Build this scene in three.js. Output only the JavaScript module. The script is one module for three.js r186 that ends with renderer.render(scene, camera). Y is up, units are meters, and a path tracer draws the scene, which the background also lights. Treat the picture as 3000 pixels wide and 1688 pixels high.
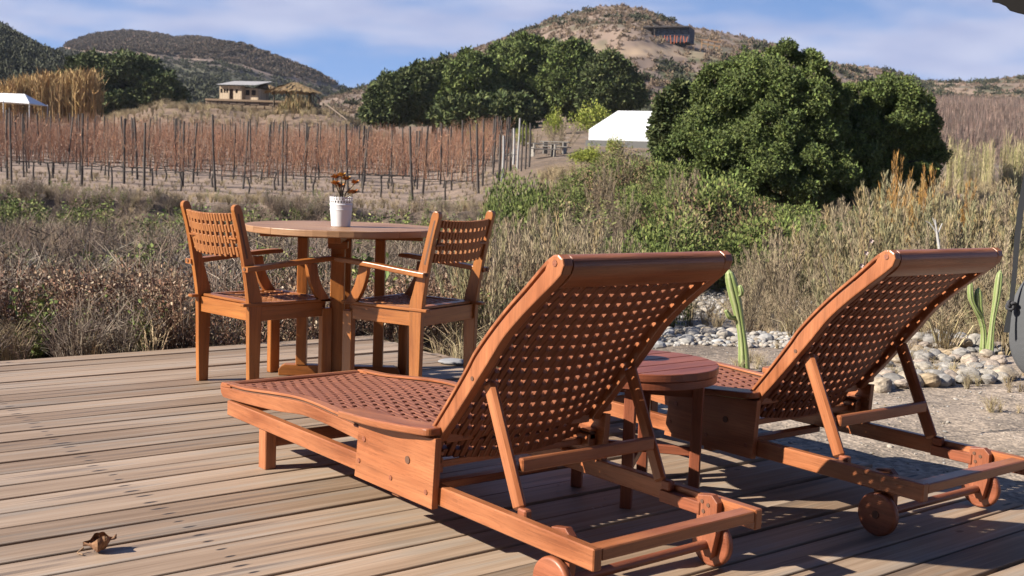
import * as THREE from 'three';
import { mergeGeometries } from 'three/addons/utils/BufferGeometryUtils.js';

// ---------- camera ----------
const scene = new THREE.Scene();
const camera = new THREE.PerspectiveCamera(28.33, 1024 / 576, 0.1, 4000);
const EYE = 1.0436, PITCH = THREE.MathUtils.degToRad(5.779), ROLL = THREE.MathUtils.degToRad(2.021), FOC = 3344.75;
camera.position.set(0, EYE, 0);
camera.rotation.order = 'YXZ';
camera.rotation.set(-PITCH, 0, ROLL);
camera.focus = 4.2;
camera.userData.fStop = 9;

// ---------- light and exposure ----------
const renderer = new THREE.WebGLRenderer({ antialias: true });
renderer.toneMapping = THREE.LinearToneMapping;
renderer.toneMappingExposure = 2.42;
renderer.shadowMap.enabled = true;
const sun = new THREE.DirectionalLight(new THREE.Color(1.0, 0.92, 0.80), 5.0);
sun.position.set(-150, 100, 50);
sun.castShadow = true;
sun.shadow.mapSize.set(4096, 4096);
Object.assign(sun.shadow.camera, { left: -60, right: 60, top: 60, bottom: -60, near: 1, far: 500 });
scene.add(sun, sun.target);
const SKY_STRENGTH = 0.375;

// ---------- small tools ----------
let seed = 1;
function reseed(s) { seed = s >>> 0; }
function R() { seed = (seed + 0x6D2B79F5) >>> 0; let t = seed; t = Math.imul(t ^ (t >>> 15), t | 1); t ^= t + Math.imul(t ^ (t >>> 7), t | 61); return ((t ^ (t >>> 14)) >>> 0) / 4294967296; }
const rr = (a, b) => a + (b - a) * R();
const rn = () => (R() + R() + R() - 1.5) / 1.5;
const pick = (a) => a[Math.floor(R() * a.length)];
const lerp = (a, b, t) => a + (b - a) * t, clamp = (x, a = 0, b = 1) => Math.min(b, Math.max(a, x));
const sstep = (a, b, x) => { const t = clamp((x - a) / (b - a)); return t * t * (3 - 2 * t); };
function hash(x, y, z = 0) { let h = Math.imul(x | 0, 374761393) ^ Math.imul(y | 0, 668265263) ^ Math.imul(z | 0, 2147483647 - 1013); h = Math.imul(h ^ (h >>> 13), 1274126177); return ((h ^ (h >>> 16)) >>> 0) / 4294967296; }
function vnoise(x, y, s = 0, px = 0, py = 0) {
  const xi = Math.floor(x), yi = Math.floor(y), fx = x - xi, fy = y - yi, u = fx * fx * (3 - 2 * fx), v = fy * fy * (3 - 2 * fy);
  const m = (a, p) => (p ? ((a % p) + p) % p : a);
  const x0 = m(xi, px), x1 = m(xi + 1, px), y0 = m(yi, py), y1 = m(yi + 1, py);
  return lerp(lerp(hash(x0, y0, s), hash(x1, y0, s), u), lerp(hash(x0, y1, s), hash(x1, y1, s), u), v);
}
function fbm(x, y, o = 4, s = 0, px = 0, py = 0) { let a = 0.5, t = 0, n = 0; for (let i = 0; i < o; i++) { t += a * vnoise(x, y, s + i * 7, px, py); n += a; a *= 0.5; x *= 2; y *= 2; px *= 2; py *= 2; } return t / n; }
function curve1(pts) { return (x) => { if (x <= pts[0][0]) return pts[0][1]; for (let i = 1; i < pts.length; i++) if (x <= pts[i][0]) { const t = (x - pts[i - 1][0]) / (pts[i][0] - pts[i - 1][0]); return lerp(pts[i - 1][1], pts[i][1], t); } return pts[pts.length - 1][1]; }; }
// a point of the place: the direction read from the photograph (2575 px wide view) at a chosen distance ahead
const PX = 3000 / 2575;
function at(px, py, z) {
  const du = px * PX - 1500, dv = py * PX - 844, c = Math.cos(ROLL), s = Math.sin(ROLL);
  const u = c * du + s * dv, v = -s * du + c * dv, yy = -v / FOC;
  const d = [u / FOC, yy * Math.cos(PITCH) - Math.sin(PITCH), Math.cos(PITCH) + yy * Math.sin(PITCH)], k = z / d[2];
  return new THREE.Vector3(d[0] * k, EYE + d[1] * k, -z);
}
const wid = (px, z) => px * PX * z / FOC;
const used = {};
function numbered(n) { used[n] = (used[n] ?? -1) + 1; return used[n] ? n + '_' + String(used[n]).padStart(3, '0') : n; }
function tag(o, label, category, group, kind) { if (label) o.userData.label = label; if (category) o.userData.category = category; if (group) o.userData.group = group; if (kind) o.userData.kind = kind; return o; }
function thing(name, label, category, pos = [0, 0, 0], turn = 0, group) { const g = new THREE.Group(); g.name = numbered(name); g.position.set(...pos); g.rotation.y = turn; scene.add(g); return tag(g, label, category, group); }
function part(parent, name, geo, mat, pos, rot) { const m = new THREE.Mesh(geo, mat); m.name = name; m.castShadow = m.receiveShadow = true; if (pos) m.position.set(...pos); if (rot) m.rotation.set(...rot); parent.add(m); return m; }
function one(name, geo, mat, label, category, group, kind) { const m = part(scene, numbered(name), geo, mat); return tag(m, label, category, group, kind); }
function struct(name, geo, mat) { const m = part(scene, numbered(name), geo, mat); m.userData.kind = 'structure'; return m; }
function copyOf(o, label) { const base = o.name.replace(/_\d{3}$/, ''), c = o.clone(); c.name = numbered(base); c.userData = { ...o.userData }; if (label) c.userData.label = label; scene.add(c); return c; }

// ---------- sky ----------
{
  const W = 2048, H = 1024, data = new Float32Array(W * H * 4);
  for (let j = 0; j < H; j++) {
    const up = ((j + 0.5) / H - 0.5) * Math.PI, y = Math.sin(up);
    for (let i = 0; i < W; i++) {
      const a = ((i + 0.5) / W - 0.5) * 2 * Math.PI, x = Math.cos(a) * Math.cos(up), z = Math.sin(a) * Math.cos(up), k = (j * W + i) * 4;
      const e = clamp(y), g = Math.pow(1 - e, 3);
      let r = lerp(0.045, 0.33, g), gg = lerp(0.13, 0.56, g), b = lerp(0.38, 1.02, g);
      if (y > 0) {
        const q = 1 / (y + 0.16), cx = x * q, cz = z * q;
        const big = fbm(cx * 1.1 + 3.4, cz * 1.5 + 8.2, 3, 11), soft = fbm(cx * 3.3 + 7, cz * 5.2 + 2, 5, 31), wisp = fbm(cx * 9 + soft * 2, cz * 17, 4, 51);
        let cov = sstep(0.39, 0.66, big * 0.50 + soft * 0.36 + wisp * 0.14);
        const body = fbm(cx * 5 + 1, cz * 8 + 5, 4, 77);
        const sh = clamp(0.2 + body * 0.9), al = cov * 0.86 * (1 - 0.8 * sstep(0.18, 0.55, y));
        r = lerp(r, lerp(0.40, 0.72, sh), al); gg = lerp(gg, lerp(0.46, 0.75, sh), al); b = lerp(b, lerp(0.74, 0.95, sh), al);
      }
      data[k] = r; data[k + 1] = gg; data[k + 2] = b; data[k + 3] = 1;
    }
  }
  const t = new THREE.DataTexture(data, W, H, THREE.RGBAFormat, THREE.FloatType);
  t.mapping = THREE.EquirectangularReflectionMapping; t.magFilter = THREE.LinearFilter; t.minFilter = THREE.LinearFilter; t.needsUpdate = true;
  scene.background = t; scene.environment = t;
  scene.backgroundIntensity = SKY_STRENGTH; scene.environmentIntensity = SKY_STRENGTH;
}
scene.fog = new THREE.FogExp2(new THREE.Color(0.62, 0.68, 0.80), 0.00011);

// ---------- geometry tools ----------
class GB {
  constructor() { this.p = []; this.c = []; }
  tri(a, b, c, k) { this.p.push(a[0], a[1], a[2], b[0], b[1], b[2], c[0], c[1], c[2]); for (let i = 0; i < 3; i++) this.c.push(k[0], k[1], k[2]); }
  quad(a, b, c, d, k) { this.tri(a, b, c, k); this.tri(a, c, d, k); }
  stick(a, b, r0, r1, k, n = 3) {
    const d = [b[0] - a[0], b[1] - a[1], b[2] - a[2]], L = Math.hypot(...d) || 1e-6; d.forEach((v, i) => (d[i] = v / L));
    const h = Math.abs(d[1]) < 0.9 ? [0, 1, 0] : [1, 0, 0];
    let u = [d[1] * h[2] - d[2] * h[1], d[2] * h[0] - d[0] * h[2], d[0] * h[1] - d[1] * h[0]]; const l = Math.hypot(...u); u = u.map((v) => v / l);
    const w = [d[1] * u[2] - d[2] * u[1], d[2] * u[0] - d[0] * u[2], d[0] * u[1] - d[1] * u[0]], A = [], B = [];
    for (let i = 0; i < n; i++) { const t = (i / n) * 2 * Math.PI, c = Math.cos(t), s = Math.sin(t); A.push([0, 1, 2].map((q) => a[q] + (u[q] * c + w[q] * s) * r0)); B.push([0, 1, 2].map((q) => b[q] + (u[q] * c + w[q] * s) * r1)); }
    for (let i = 0; i < n; i++) { const j = (i + 1) % n; this.tri(A[i], A[j], B[j], k); if (r1 > 1e-5) this.tri(A[i], B[j], B[i], k); }
  }
  leaf(o, dir, side, len, w, k) {  // a folded blade of two faces
    const t = [0, 1, 2].map((q) => o[q] + dir[q] * len), m1 = [0, 1, 2].map((q) => o[q] + dir[q] * len * 0.45 + side[q] * w), m2 = [0, 1, 2].map((q) => o[q] + dir[q] * len * 0.45 - side[q] * w + (q === 1 ? w * 0.5 : 0));
    this.tri(o, m1, t, k); this.tri(o, t, m2, k);
  }
  geo() { const g = new THREE.BufferGeometry(); g.setAttribute('position', new THREE.Float32BufferAttribute(this.p, 3)); g.setAttribute('color', new THREE.Float32BufferAttribute(this.c, 3)); g.computeVertexNormals(); return g; }
}
const rdir = () => { const t = R() * 2 * Math.PI, z = R() * 2 - 1, s = Math.sqrt(1 - z * z); return [s * Math.cos(t), z, s * Math.sin(t)]; };
const vary = (c, a) => { const f = 1 + (R() * 2 - 1) * a; return [c[0] * f, c[1] * f * (1 + (R() - 0.5) * a * 0.4), c[2] * f]; };
function cbox(w, h, d, c = 0.002) {   // a box with chamfered edges, 44 faces
  const X = w / 2, Y = h / 2, Z = d / 2, P = [], V = (s, ax) => [s[0] * (ax === 0 ? X : X - c), s[1] * (ax === 1 ? Y : Y - c), s[2] * (ax === 2 ? Z : Z - c)];
  const face = (...v) => {
    const n = [0, 0, 0]; v.forEach((q) => q.forEach((x, i) => (n[i] += x)));
    const ab = v[1].map((x, i) => x - v[0][i]), ac = v[2].map((x, i) => x - v[0][i]);
    const cr = [ab[1] * ac[2] - ab[2] * ac[1], ab[2] * ac[0] - ab[0] * ac[2], ab[0] * ac[1] - ab[1] * ac[0]];
    if (cr[0] * n[0] + cr[1] * n[1] + cr[2] * n[2] < 0) v.reverse();
    for (let i = 1; i < v.length - 1; i++) P.push(...v[0], ...v[i], ...v[i + 1]);
  };
  for (let ax = 0; ax < 3; ax++) for (const s of [-1, 1]) {
    const b = (ax + 1) % 3, e = (ax + 2) % 3, mk = (i, j) => { const q = [0, 0, 0]; q[ax] = s; q[b] = i; q[e] = j; return V(q, ax); };
    face(mk(-1, -1), mk(1, -1), mk(1, 1), mk(-1, 1));
  }
  for (let ax = 0; ax < 3; ax++) { const b = (ax + 1) % 3, e = (ax + 2) % 3; for (const i of [-1, 1]) for (const j of [-1, 1]) { const m = (s, on) => { const q = [0, 0, 0]; q[ax] = s; q[b] = i; q[e] = j; return V(q, on); }; face(m(-1, b), m(1, b), m(1, e), m(-1, e)); } }
  for (const i of [-1, 1]) for (const j of [-1, 1]) for (const k of [-1, 1]) face(V([i, j, k], 0), V([i, j, k], 1), V([i, j, k], 2));
  const g = new THREE.BufferGeometry(); g.setAttribute('position', new THREE.Float32BufferAttribute(P, 3)); g.computeVertexNormals();
  return grain(g);
}
function grain(g, axis) {   // wood grain runs along the longest side; uv in metres with an offset of its own
  g.computeBoundingBox(); const s = g.boundingBox.getSize(new THREE.Vector3()).toArray(), ax = axis ?? s.indexOf(Math.max(...s)), b = (ax + 1) % 3, e = (ax + 2) % 3, o1 = R(), o2 = R(), p = g.attributes.position, uv = new Float32Array(p.count * 2), n = g.attributes.normal;
  for (let i = 0; i < p.count; i++) { const q = [p.getX(i), p.getY(i), p.getZ(i)], m = [Math.abs(n.getX(i)), Math.abs(n.getY(i)), Math.abs(n.getZ(i))]; uv[i * 2] = q[ax] + o1; uv[i * 2 + 1] = ((m[b] > m[e] ? q[e] : q[b]) + (m[b] > m[e] ? 0 : 0.11)) / 0.25 + o2; }
  g.setAttribute('uv', new THREE.BufferAttribute(uv, 2)); return g;
}
function boxAt(w, h, d, x, y, z, c) { return cbox(w, h, d, c).translate(x, y, z); }
function profile(pts, th, x1, bevel = 0.003, steps = 0) {   // outline in (z, y), thickness along x ending at x1
  const s = new THREE.Shape(); pts.forEach(([a, b], i) => (i ? s.lineTo(a, b) : s.moveTo(a, b)));
  const g = new THREE.ExtrudeGeometry(s, { depth: th - 2 * bevel, bevelEnabled: bevel > 0, bevelThickness: bevel, bevelSize: bevel, bevelOffset: -bevel, bevelSegments: 2, steps: 1 });
  g.rotateY(-Math.PI / 2).translate(x1 - bevel, 0, 0); return grain(g);
}
function spline(pts, n) { return new THREE.SplineCurve(pts.map((p) => new THREE.Vector2(...p))).getPoints(n).map((p) => [p.x, p.y]); }

// ---------- materials ----------
function dataTex(w, h, f, srgb = true) {
  const d = new Uint8Array(w * h * 4);
  for (let j = 0; j < h; j++) for (let i = 0; i < w; i++) { const c = f(i, j), k = (j * w + i) * 4; for (let q = 0; q < 3; q++) d[k + q] = clamp(Math.round((typeof c === 'number' ? c : c[q]) * 255), 0, 255); d[k + 3] = 255; }
  const t = new THREE.DataTexture(d, w, h); t.wrapS = t.wrapT = THREE.RepeatWrapping; t.magFilter = THREE.LinearFilter; t.minFilter = THREE.LinearMipmapLinearFilter; t.generateMipmaps = true; if (srgb) t.colorSpace = THREE.SRGBColorSpace; t.needsUpdate = true; return t;
}
const woodValue = (i, j, W, H, s) => {
  const u = i / W, v = j / H, warp = (fbm(u * 4, v * 4, 3, s, 4, 4) - 0.5) * 0.18;
  const fine = fbm(u * 10, (v + warp * 0.3) * 120, 3, s + 3, 10, 120), band = fbm(u * 3, (v + warp) * 16, 3, s + 9, 3, 16), broad = fbm(u * 5, v * 3, 3, s + 17, 5, 3), fleck = fbm(u * 34, v * 90, 2, s + 23, 34, 90);
  return { fine, band, broad, fleck };
};
const teakMap = dataTex(1024, 256, (i, j) => { const w = woodValue(i, j, 1024, 256, 5), b = 0.76 + (w.band - 0.5) * 0.24 + (w.fine - 0.5) * 0.16 + (w.broad - 0.5) * 0.26 - (w.fleck > 0.70 ? 0.05 : 0); return [b + 0.10, b + 0.06 + (w.broad - 0.5) * 0.10, b + 0.03 + (w.broad - 0.5) * 0.16]; });
const teakBump = dataTex(1024, 256, (i, j) => { const w = woodValue(i, j, 1024, 256, 5); return 0.4 + w.fine * 0.5 - (w.fleck > 0.68 ? 0.25 : 0); }, false);
const C = (r, g, b) => new THREE.Color().setRGB(r, g, b), K = 0.61, KC = (r, g, b) => C(r * K, g * K, b * K);
const wood = (r, g, b, rough = 0.5) => new THREE.MeshStandardMaterial({ color: KC(r, g, b), map: teakMap, bumpMap: teakBump, bumpScale: 0.0006, roughness: rough });
const M = {
  lounger: wood(0.60, 0.235, 0.105, 0.33), weave: wood(0.38, 0.140, 0.070, 0.5), chair: wood(0.57, 0.215, 0.052, 0.38), chairWeave: wood(0.58, 0.235, 0.070, 0.6),
  table: wood(0.58, 0.34, 0.185, 0.45), side: wood(0.42, 0.135, 0.070, 0.42), bracket: wood(0.46, 0.155, 0.075, 0.45),
  plug: new THREE.MeshStandardMaterial({ color: C(0.10, 0.045, 0.025), roughness: 0.7 }),
  leaf: new THREE.MeshStandardMaterial({ color: C(K, K, K), vertexColors: true, roughness: 0.85 }),
  glossyLeaf: new THREE.MeshStandardMaterial({ color: C(K, K, K), vertexColors: true, roughness: 0.55 }),
  white: new THREE.MeshStandardMaterial({ color: C(0.56, 0.56, 0.58), roughness: 0.45 }),
  canvas: new THREE.MeshStandardMaterial({ color: C(0.66, 0.67, 0.68), roughness: 0.8 }),
};

// =====================================================================
// THE GROUND
// =====================================================================
const gl = curve1([[0, -0.14], [6.4, -0.14], [8, -0.32], [11, -0.52], [16, -0.5], [19, -0.40], [20.4, -0.2], [20.9, 0.16], [21.6, 0.24], [24, 0.26], [30, 0.22], [45, 0.7], [60, 1.3], [75, 2.0], [88, 2.9], [120, 5.2], [200, 9], [400, 12], [3000, 12]]);
const gr = curve1([[0, -0.07], [7, -0.07], [9, -0.2], [11, -0.42], [14, -0.48], [17, -0.2], [22, 0.25], [30, 0.9], [40, 1.6], [55, 2.2], [75, 3.6], [90, 4.9], [120, 7], [200, 12], [400, 16], [3000, 16]]);
const qOf = (px) => (px * PX - 1500) / FOC;
function G(x, z) {   // z metres ahead
  if (z < 0.5) return -0.1;
  const q = x / z, w = sstep(-0.10, 0.07, q), near = sstep(0.11, 0.16, q) * (1 - sstep(7.5, 10, z));
  let y = lerp(gl(z), gr(z), w);
  y = lerp(y, -0.07, near);
  const mound = sstep(-0.385, -0.34, q) * (1 - sstep(-0.16, -0.115, q)) * Math.exp(-Math.pow(Math.max(0, Math.abs(z - 94) - 5) / 5, 2));
  y += mound * (0.55 + 0.9 * sstep(-0.36, -0.30, q) + 0.9 * fbm(x * 0.3, z * 0.3, 3, 3));
  if (z > 6.5) { const a = sstep(6.5, 12, z) * (1 - near); y += a * ((fbm(x * 0.5, z * 0.5, 3, 91) - 0.5) * 0.18 + (fbm(x * 1.9, z * 1.9, 3, 93) - 0.5) * 0.09); }
  const lip = sstep(19.6, 20.4, z) * (1 - sstep(21.4, 22.2, z)) * (1 - w);
  return y + lip * (fbm(x * 0.9, z * 0.9, 3, 97) - 0.5) * 0.8 + (fbm(x * 3, z * 3, 2, 95) - 0.5) * 0.025;
}
const soil = {
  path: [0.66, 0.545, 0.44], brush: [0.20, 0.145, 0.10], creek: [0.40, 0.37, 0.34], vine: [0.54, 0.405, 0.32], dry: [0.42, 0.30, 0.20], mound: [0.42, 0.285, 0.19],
};
function soilAt(x, z) {
  const q = x / Math.max(z, 0.5), w = sstep(-0.10, 0.07, q), mix = (a, b, t) => a.map((v, i) => lerp(v, b[i], t)), n = fbm(x * 0.7, z * 0.7, 4, 41);
  let c = soil.path;
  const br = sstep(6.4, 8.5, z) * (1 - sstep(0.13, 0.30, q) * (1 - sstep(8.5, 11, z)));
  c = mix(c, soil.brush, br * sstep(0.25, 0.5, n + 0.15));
  const ck = sstep(0.02, 0.09, q) * (1 - sstep(0.20, 0.30, q)) * sstep(7.5, 9, z) * (1 - sstep(14, 16, z)); c = mix(c, soil.creek, ck * 0.8);
  c = mix(c, soil.vine, (1 - w) * sstep(20.5, 22.5, z));
  c = mix(c, soil.dry, w * sstep(17, 26, z) * sstep(0.3, 0.6, n));
  c = mix(c, soil.mound, sstep(80, 90, z) * (1 - w) * 0.85);
  const f = 0.86 + 0.28 * fbm(x * 2.3, z * 2.3, 3, 43);
  return c.map((v) => v * f);
}
{
  const A = []; for (let a = -180; a < -34; a += 8) A.push(a); for (let a = -34; a <= 34; a += 0.16) A.push(a); for (let a = 42; a <= 180; a += 8) A.push(a); A[A.length - 1] = 180;
  const Z = [0.5]; while (Z[Z.length - 1] < 400) Z.push(Z[Z.length - 1] * (Z[Z.length - 1] < 130 ? 1.022 : 1.06)); Z.push(700, 1400, 3000);
  const pos = [], col = [], uv = [], idx = [];
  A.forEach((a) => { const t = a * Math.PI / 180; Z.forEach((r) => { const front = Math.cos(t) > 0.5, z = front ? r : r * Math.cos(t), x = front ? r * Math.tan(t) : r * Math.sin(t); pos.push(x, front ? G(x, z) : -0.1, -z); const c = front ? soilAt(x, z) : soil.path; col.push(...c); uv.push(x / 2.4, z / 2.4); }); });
  for (let i = 0; i < A.length - 1; i++) for (let j = 0; j < Z.length - 1; j++) { const a = i * Z.length + j, b = a + Z.length; idx.push(a, b, a + 1, b, b + 1, a + 1); }
  const g = new THREE.BufferGeometry(); g.setAttribute('position', new THREE.Float32BufferAttribute(pos, 3)); g.setAttribute('color', new THREE.Float32BufferAttribute(col, 3)); g.setAttribute('uv', new THREE.Float32BufferAttribute(uv, 2)); g.setIndex(idx); g.computeVertexNormals();
  const n = g.attributes.normal; if (n.getY(200) < 0) { g.setIndex(idx.reverse()); g.computeVertexNormals(); }
  const dirt = dataTex(1024, 1024, (i, j) => { const u = i / 1024, v = j / 1024, a = fbm(u * 12, v * 12, 4, 201, 12, 12), b = fbm(u * 110, v * 110, 2, 205, 110, 110), c = vnoise(u * 250, v * 250, 209, 250, 250), m = 0.80 + (a - 0.5) * 0.30 + (b - 0.5) * 0.42 + (c > 0.86 ? 0.16 : c < 0.12 ? -0.20 : 0); return [m, m * 0.985, m * 0.97]; });
  const dirtB = dataTex(1024, 1024, (i, j) => { const u = i / 1024, v = j / 1024; return 0.3 + 0.4 * fbm(u * 60, v * 60, 3, 211, 60, 60) + 0.3 * vnoise(u * 250, v * 250, 209, 250, 250); }, false);
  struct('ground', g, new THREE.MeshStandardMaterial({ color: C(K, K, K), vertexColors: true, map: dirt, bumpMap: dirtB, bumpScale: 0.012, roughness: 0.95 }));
}

// ---------- hills: each a body of terrain between a foot and a ridge ----------
function polyDist(px, py, line) { let best = 1e9; for (let i = 1; i < line.length; i++) { const [ax, ay] = line[i - 1], [bx, by] = line[i], t = clamp(((px - ax) * (bx - ax) + (py - ay) * (by - ay)) / ((bx - ax) ** 2 + (by - ay) ** 2)), d = Math.hypot(px - ax - t * (bx - ax), py - ay - t * (by - ay)); if (d < best) best = d; } return best; }
function hill(name, sky, zr, z0, bend, rough, shade, nS = 260, nT = 90) {
  const ridge = curve1(sky), p0 = sky[0][0], p1 = sky[sky.length - 1][0], pos = [], col = [], idx = [], surf = [];
  const yOf = (px, t) => {
    const top = at(px, ridge(px), zr), q = top.x / zr, zf = z0, foot = Math.min(G(q * zf, zf) - 1.5, top.y - 1), z = lerp(z0, zr, t), x = q * z;
    const h = t <= 1 ? Math.pow(t, bend) : 1 - (t - 1) * 0.7;
    const nz = (fbm(x / rough[0], z / rough[0], 5, rough[2]) - 0.5) * rough[1] * (t <= 1 ? Math.min(1, t * 3) * (1 - 0.85 * Math.pow(t, 5)) : 0.15);
    return [x, lerp(foot, top.y, h) + nz, z];
  };
  for (let i = 0; i <= nS; i++) { const px = lerp(p0, p1, i / nS); for (let j = 0; j <= nT; j++) { const t = 1.35 * j / nT, [x, y, z] = yOf(px, t); pos.push(x, y, -z); const py = project(x, y, z)[1]; col.push(...shade(px, py, t, x, y, z)); } }
  for (let i = 0; i < nS; i++) for (let j = 0; j < nT; j++) { const a = i * (nT + 1) + j, b = a + nT + 1; idx.push(a, b, a + 1, b, b + 1, a + 1); }
  const g = new THREE.BufferGeometry(); g.setAttribute('position', new THREE.Float32BufferAttribute(pos, 3)); g.setAttribute('color', new THREE.Float32BufferAttribute(col, 3)); g.setIndex(idx); g.computeVertexNormals();
  struct(name, g, M.hill ??= new THREE.MeshStandardMaterial({ color: C(K, K, K), vertexColors: true, roughness: 0.95 }));
  return { yOf, p0, p1, zr, z0, shade };
}
function project(x, y, z) { const Y = y - EYE, yy = Y * Math.cos(PITCH) + z * Math.sin(PITCH), zz = z * Math.cos(PITCH) - Y * Math.sin(PITCH), u = FOC * x / zz, v = -FOC * yy / zz, c = Math.cos(ROLL), s = -Math.sin(ROLL); return [(1500 + c * u + s * v) / PX, (844 - s * u + c * v) / PX]; }
const mix3 = (a, b, t) => a.map((v, i) => lerp(v, b[i], clamp(t)));
const hillA = hill('hill', [[-260, 20], [-120, 30], [0, 60], [40, 84], [90, 113], [140, 134], [165, 150], [230, 190], [320, 240], [420, 280]], 330, 130, 1.0, [60, 14, 301], (px, py, t, x, y, z) => mix3([0.050, 0.062, 0.026], [0.115, 0.105, 0.055], sstep(0.42, 0.64, fbm(x / 14, z / 14, 4, 305))), 200, 80);
const roadB = [[160, 118], [200, 128], [260, 131], [330, 133], [400, 137], [470, 147], [540, 152], [620, 168], [690, 190], [760, 205], [800, 214]];
const hillB = hill('hill', [[60, 190], [110, 150], [150, 122], [180, 105], [240, 86], [310, 77], [360, 78], [400, 84], [445, 92], [490, 88], [520, 90], [560, 100], [610, 120], [650, 140], [720, 172], [790, 203], [830, 222], [865, 236], [940, 262], [1050, 300]], 720, 240, 1.05, [110, 30, 311], (px, py, t, x, y, z) => {
  let c = mix3([0.125, 0.092, 0.078], [0.22, 0.155, 0.115], sstep(0.40, 0.66, fbm(x / 16, z / 26, 4, 315)));
  c = mix3(c, [0.085, 0.092, 0.048], sstep(0.0, 30, py - curve1(roadB)(px)) * 0.8);
  const d = polyDist(px, py, roadB); return mix3(c, [0.36, 0.25, 0.19], (1 - sstep(1.0, 3.4, d + (fbm(px / 16, 3, 2, 7) - 0.5) * 3)) * 0.85);
}, 300, 110);
const terr = [[[1440, 112], [1520, 118], [1640, 122], [1760, 130], [1840, 140]], [[1470, 132], [1560, 135], [1700, 138], [1850, 147]]];
const hillC = hill('hill', [[800, 262], [860, 244], [900, 234], [950, 212], [1010, 186], [1080, 158], [1130, 140], [1190, 124], [1240, 106], [1290, 86], [1330, 70], [1385, 46], [1440, 33], [1475, 21], [1510, 14], [1560, 11], [1610, 16], [1640, 26], [1680, 44], [1730, 64], [1790, 73], [1850, 86], [1900, 98], [1950, 112], [2000, 128], [2060, 150], [2150, 185], [2260, 225]], 300, 115, 1.12, [40, 12, 321], (px, py, t, x, y, z) => {
  const n = fbm(x / 9, z / 14, 4, 325), n2 = fbm(x / 3.2, z / 5, 3, 327);
  let c = mix3([0.19, 0.138, 0.112], [0.31, 0.222, 0.168], sstep(0.35, 0.65, n * 0.5 + n2 * 0.5));
  for (const l of terr) c = mix3(c, [0.48, 0.35, 0.235], (1 - sstep(3, 8, polyDist(px, py, l) + (n2 - 0.5) * 8)) * 0.85);
  return mix3(c, [0.085, 0.098, 0.040], sstep(0.54, 0.60, fbm(x / 7 + 3, z / 9, 3, 329)) * (py > 150 || px < 1420 ? 0.9 : 0.5));
}, 340, 120);
const hillD = hill('hill', [[1900, 190], [2000, 166], [2060, 155], [2090, 153], [2140, 161], [2190, 166], [2230, 173], [2265, 182], [2300, 193], [2345, 203], [2400, 204], [2470, 207], [2530, 201], [2575, 196], [2700, 190], [2850, 200], [2960, 220]], 420, 150, 1.1, [45, 12, 331], (px, py, t, x, y, z) => {
  const n = fbm(x / 12, z / 20, 4, 335); let c = mix3([0.235, 0.165, 0.125], [0.37, 0.26, 0.18], sstep(0.36, 0.62, n));
  return mix3(c, [0.095, 0.10, 0.048], sstep(0.52, 0.60, fbm(x / 9 + 8, z / 16, 3, 339)) * 0.85);
}, 260, 80);
const hillE = hill('hill', [[2150, 330], [2230, 285], [2300, 258], [2350, 247], [2420, 243], [2500, 248], [2575, 252], [2700, 250], [2850, 262], [2960, 280]], 190, 46, 1.0, [30, 2.4, 341], (px, py, t, x, y, z) => {
  const n = fbm(x / 7, z / 9, 4, 345); return mix3([0.29, 0.20, 0.155], [0.40, 0.285, 0.21], n);
}, 220, 80);

// the spot on a hill's near face that lies in a given direction
function onHill(H, px, py) { for (let t = 0.02; t <= 1; t += 0.004) { const p = H.yOf(px, t); if (project(...p)[1] <= py) return p; } return H.yOf(px, 1); }

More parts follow.
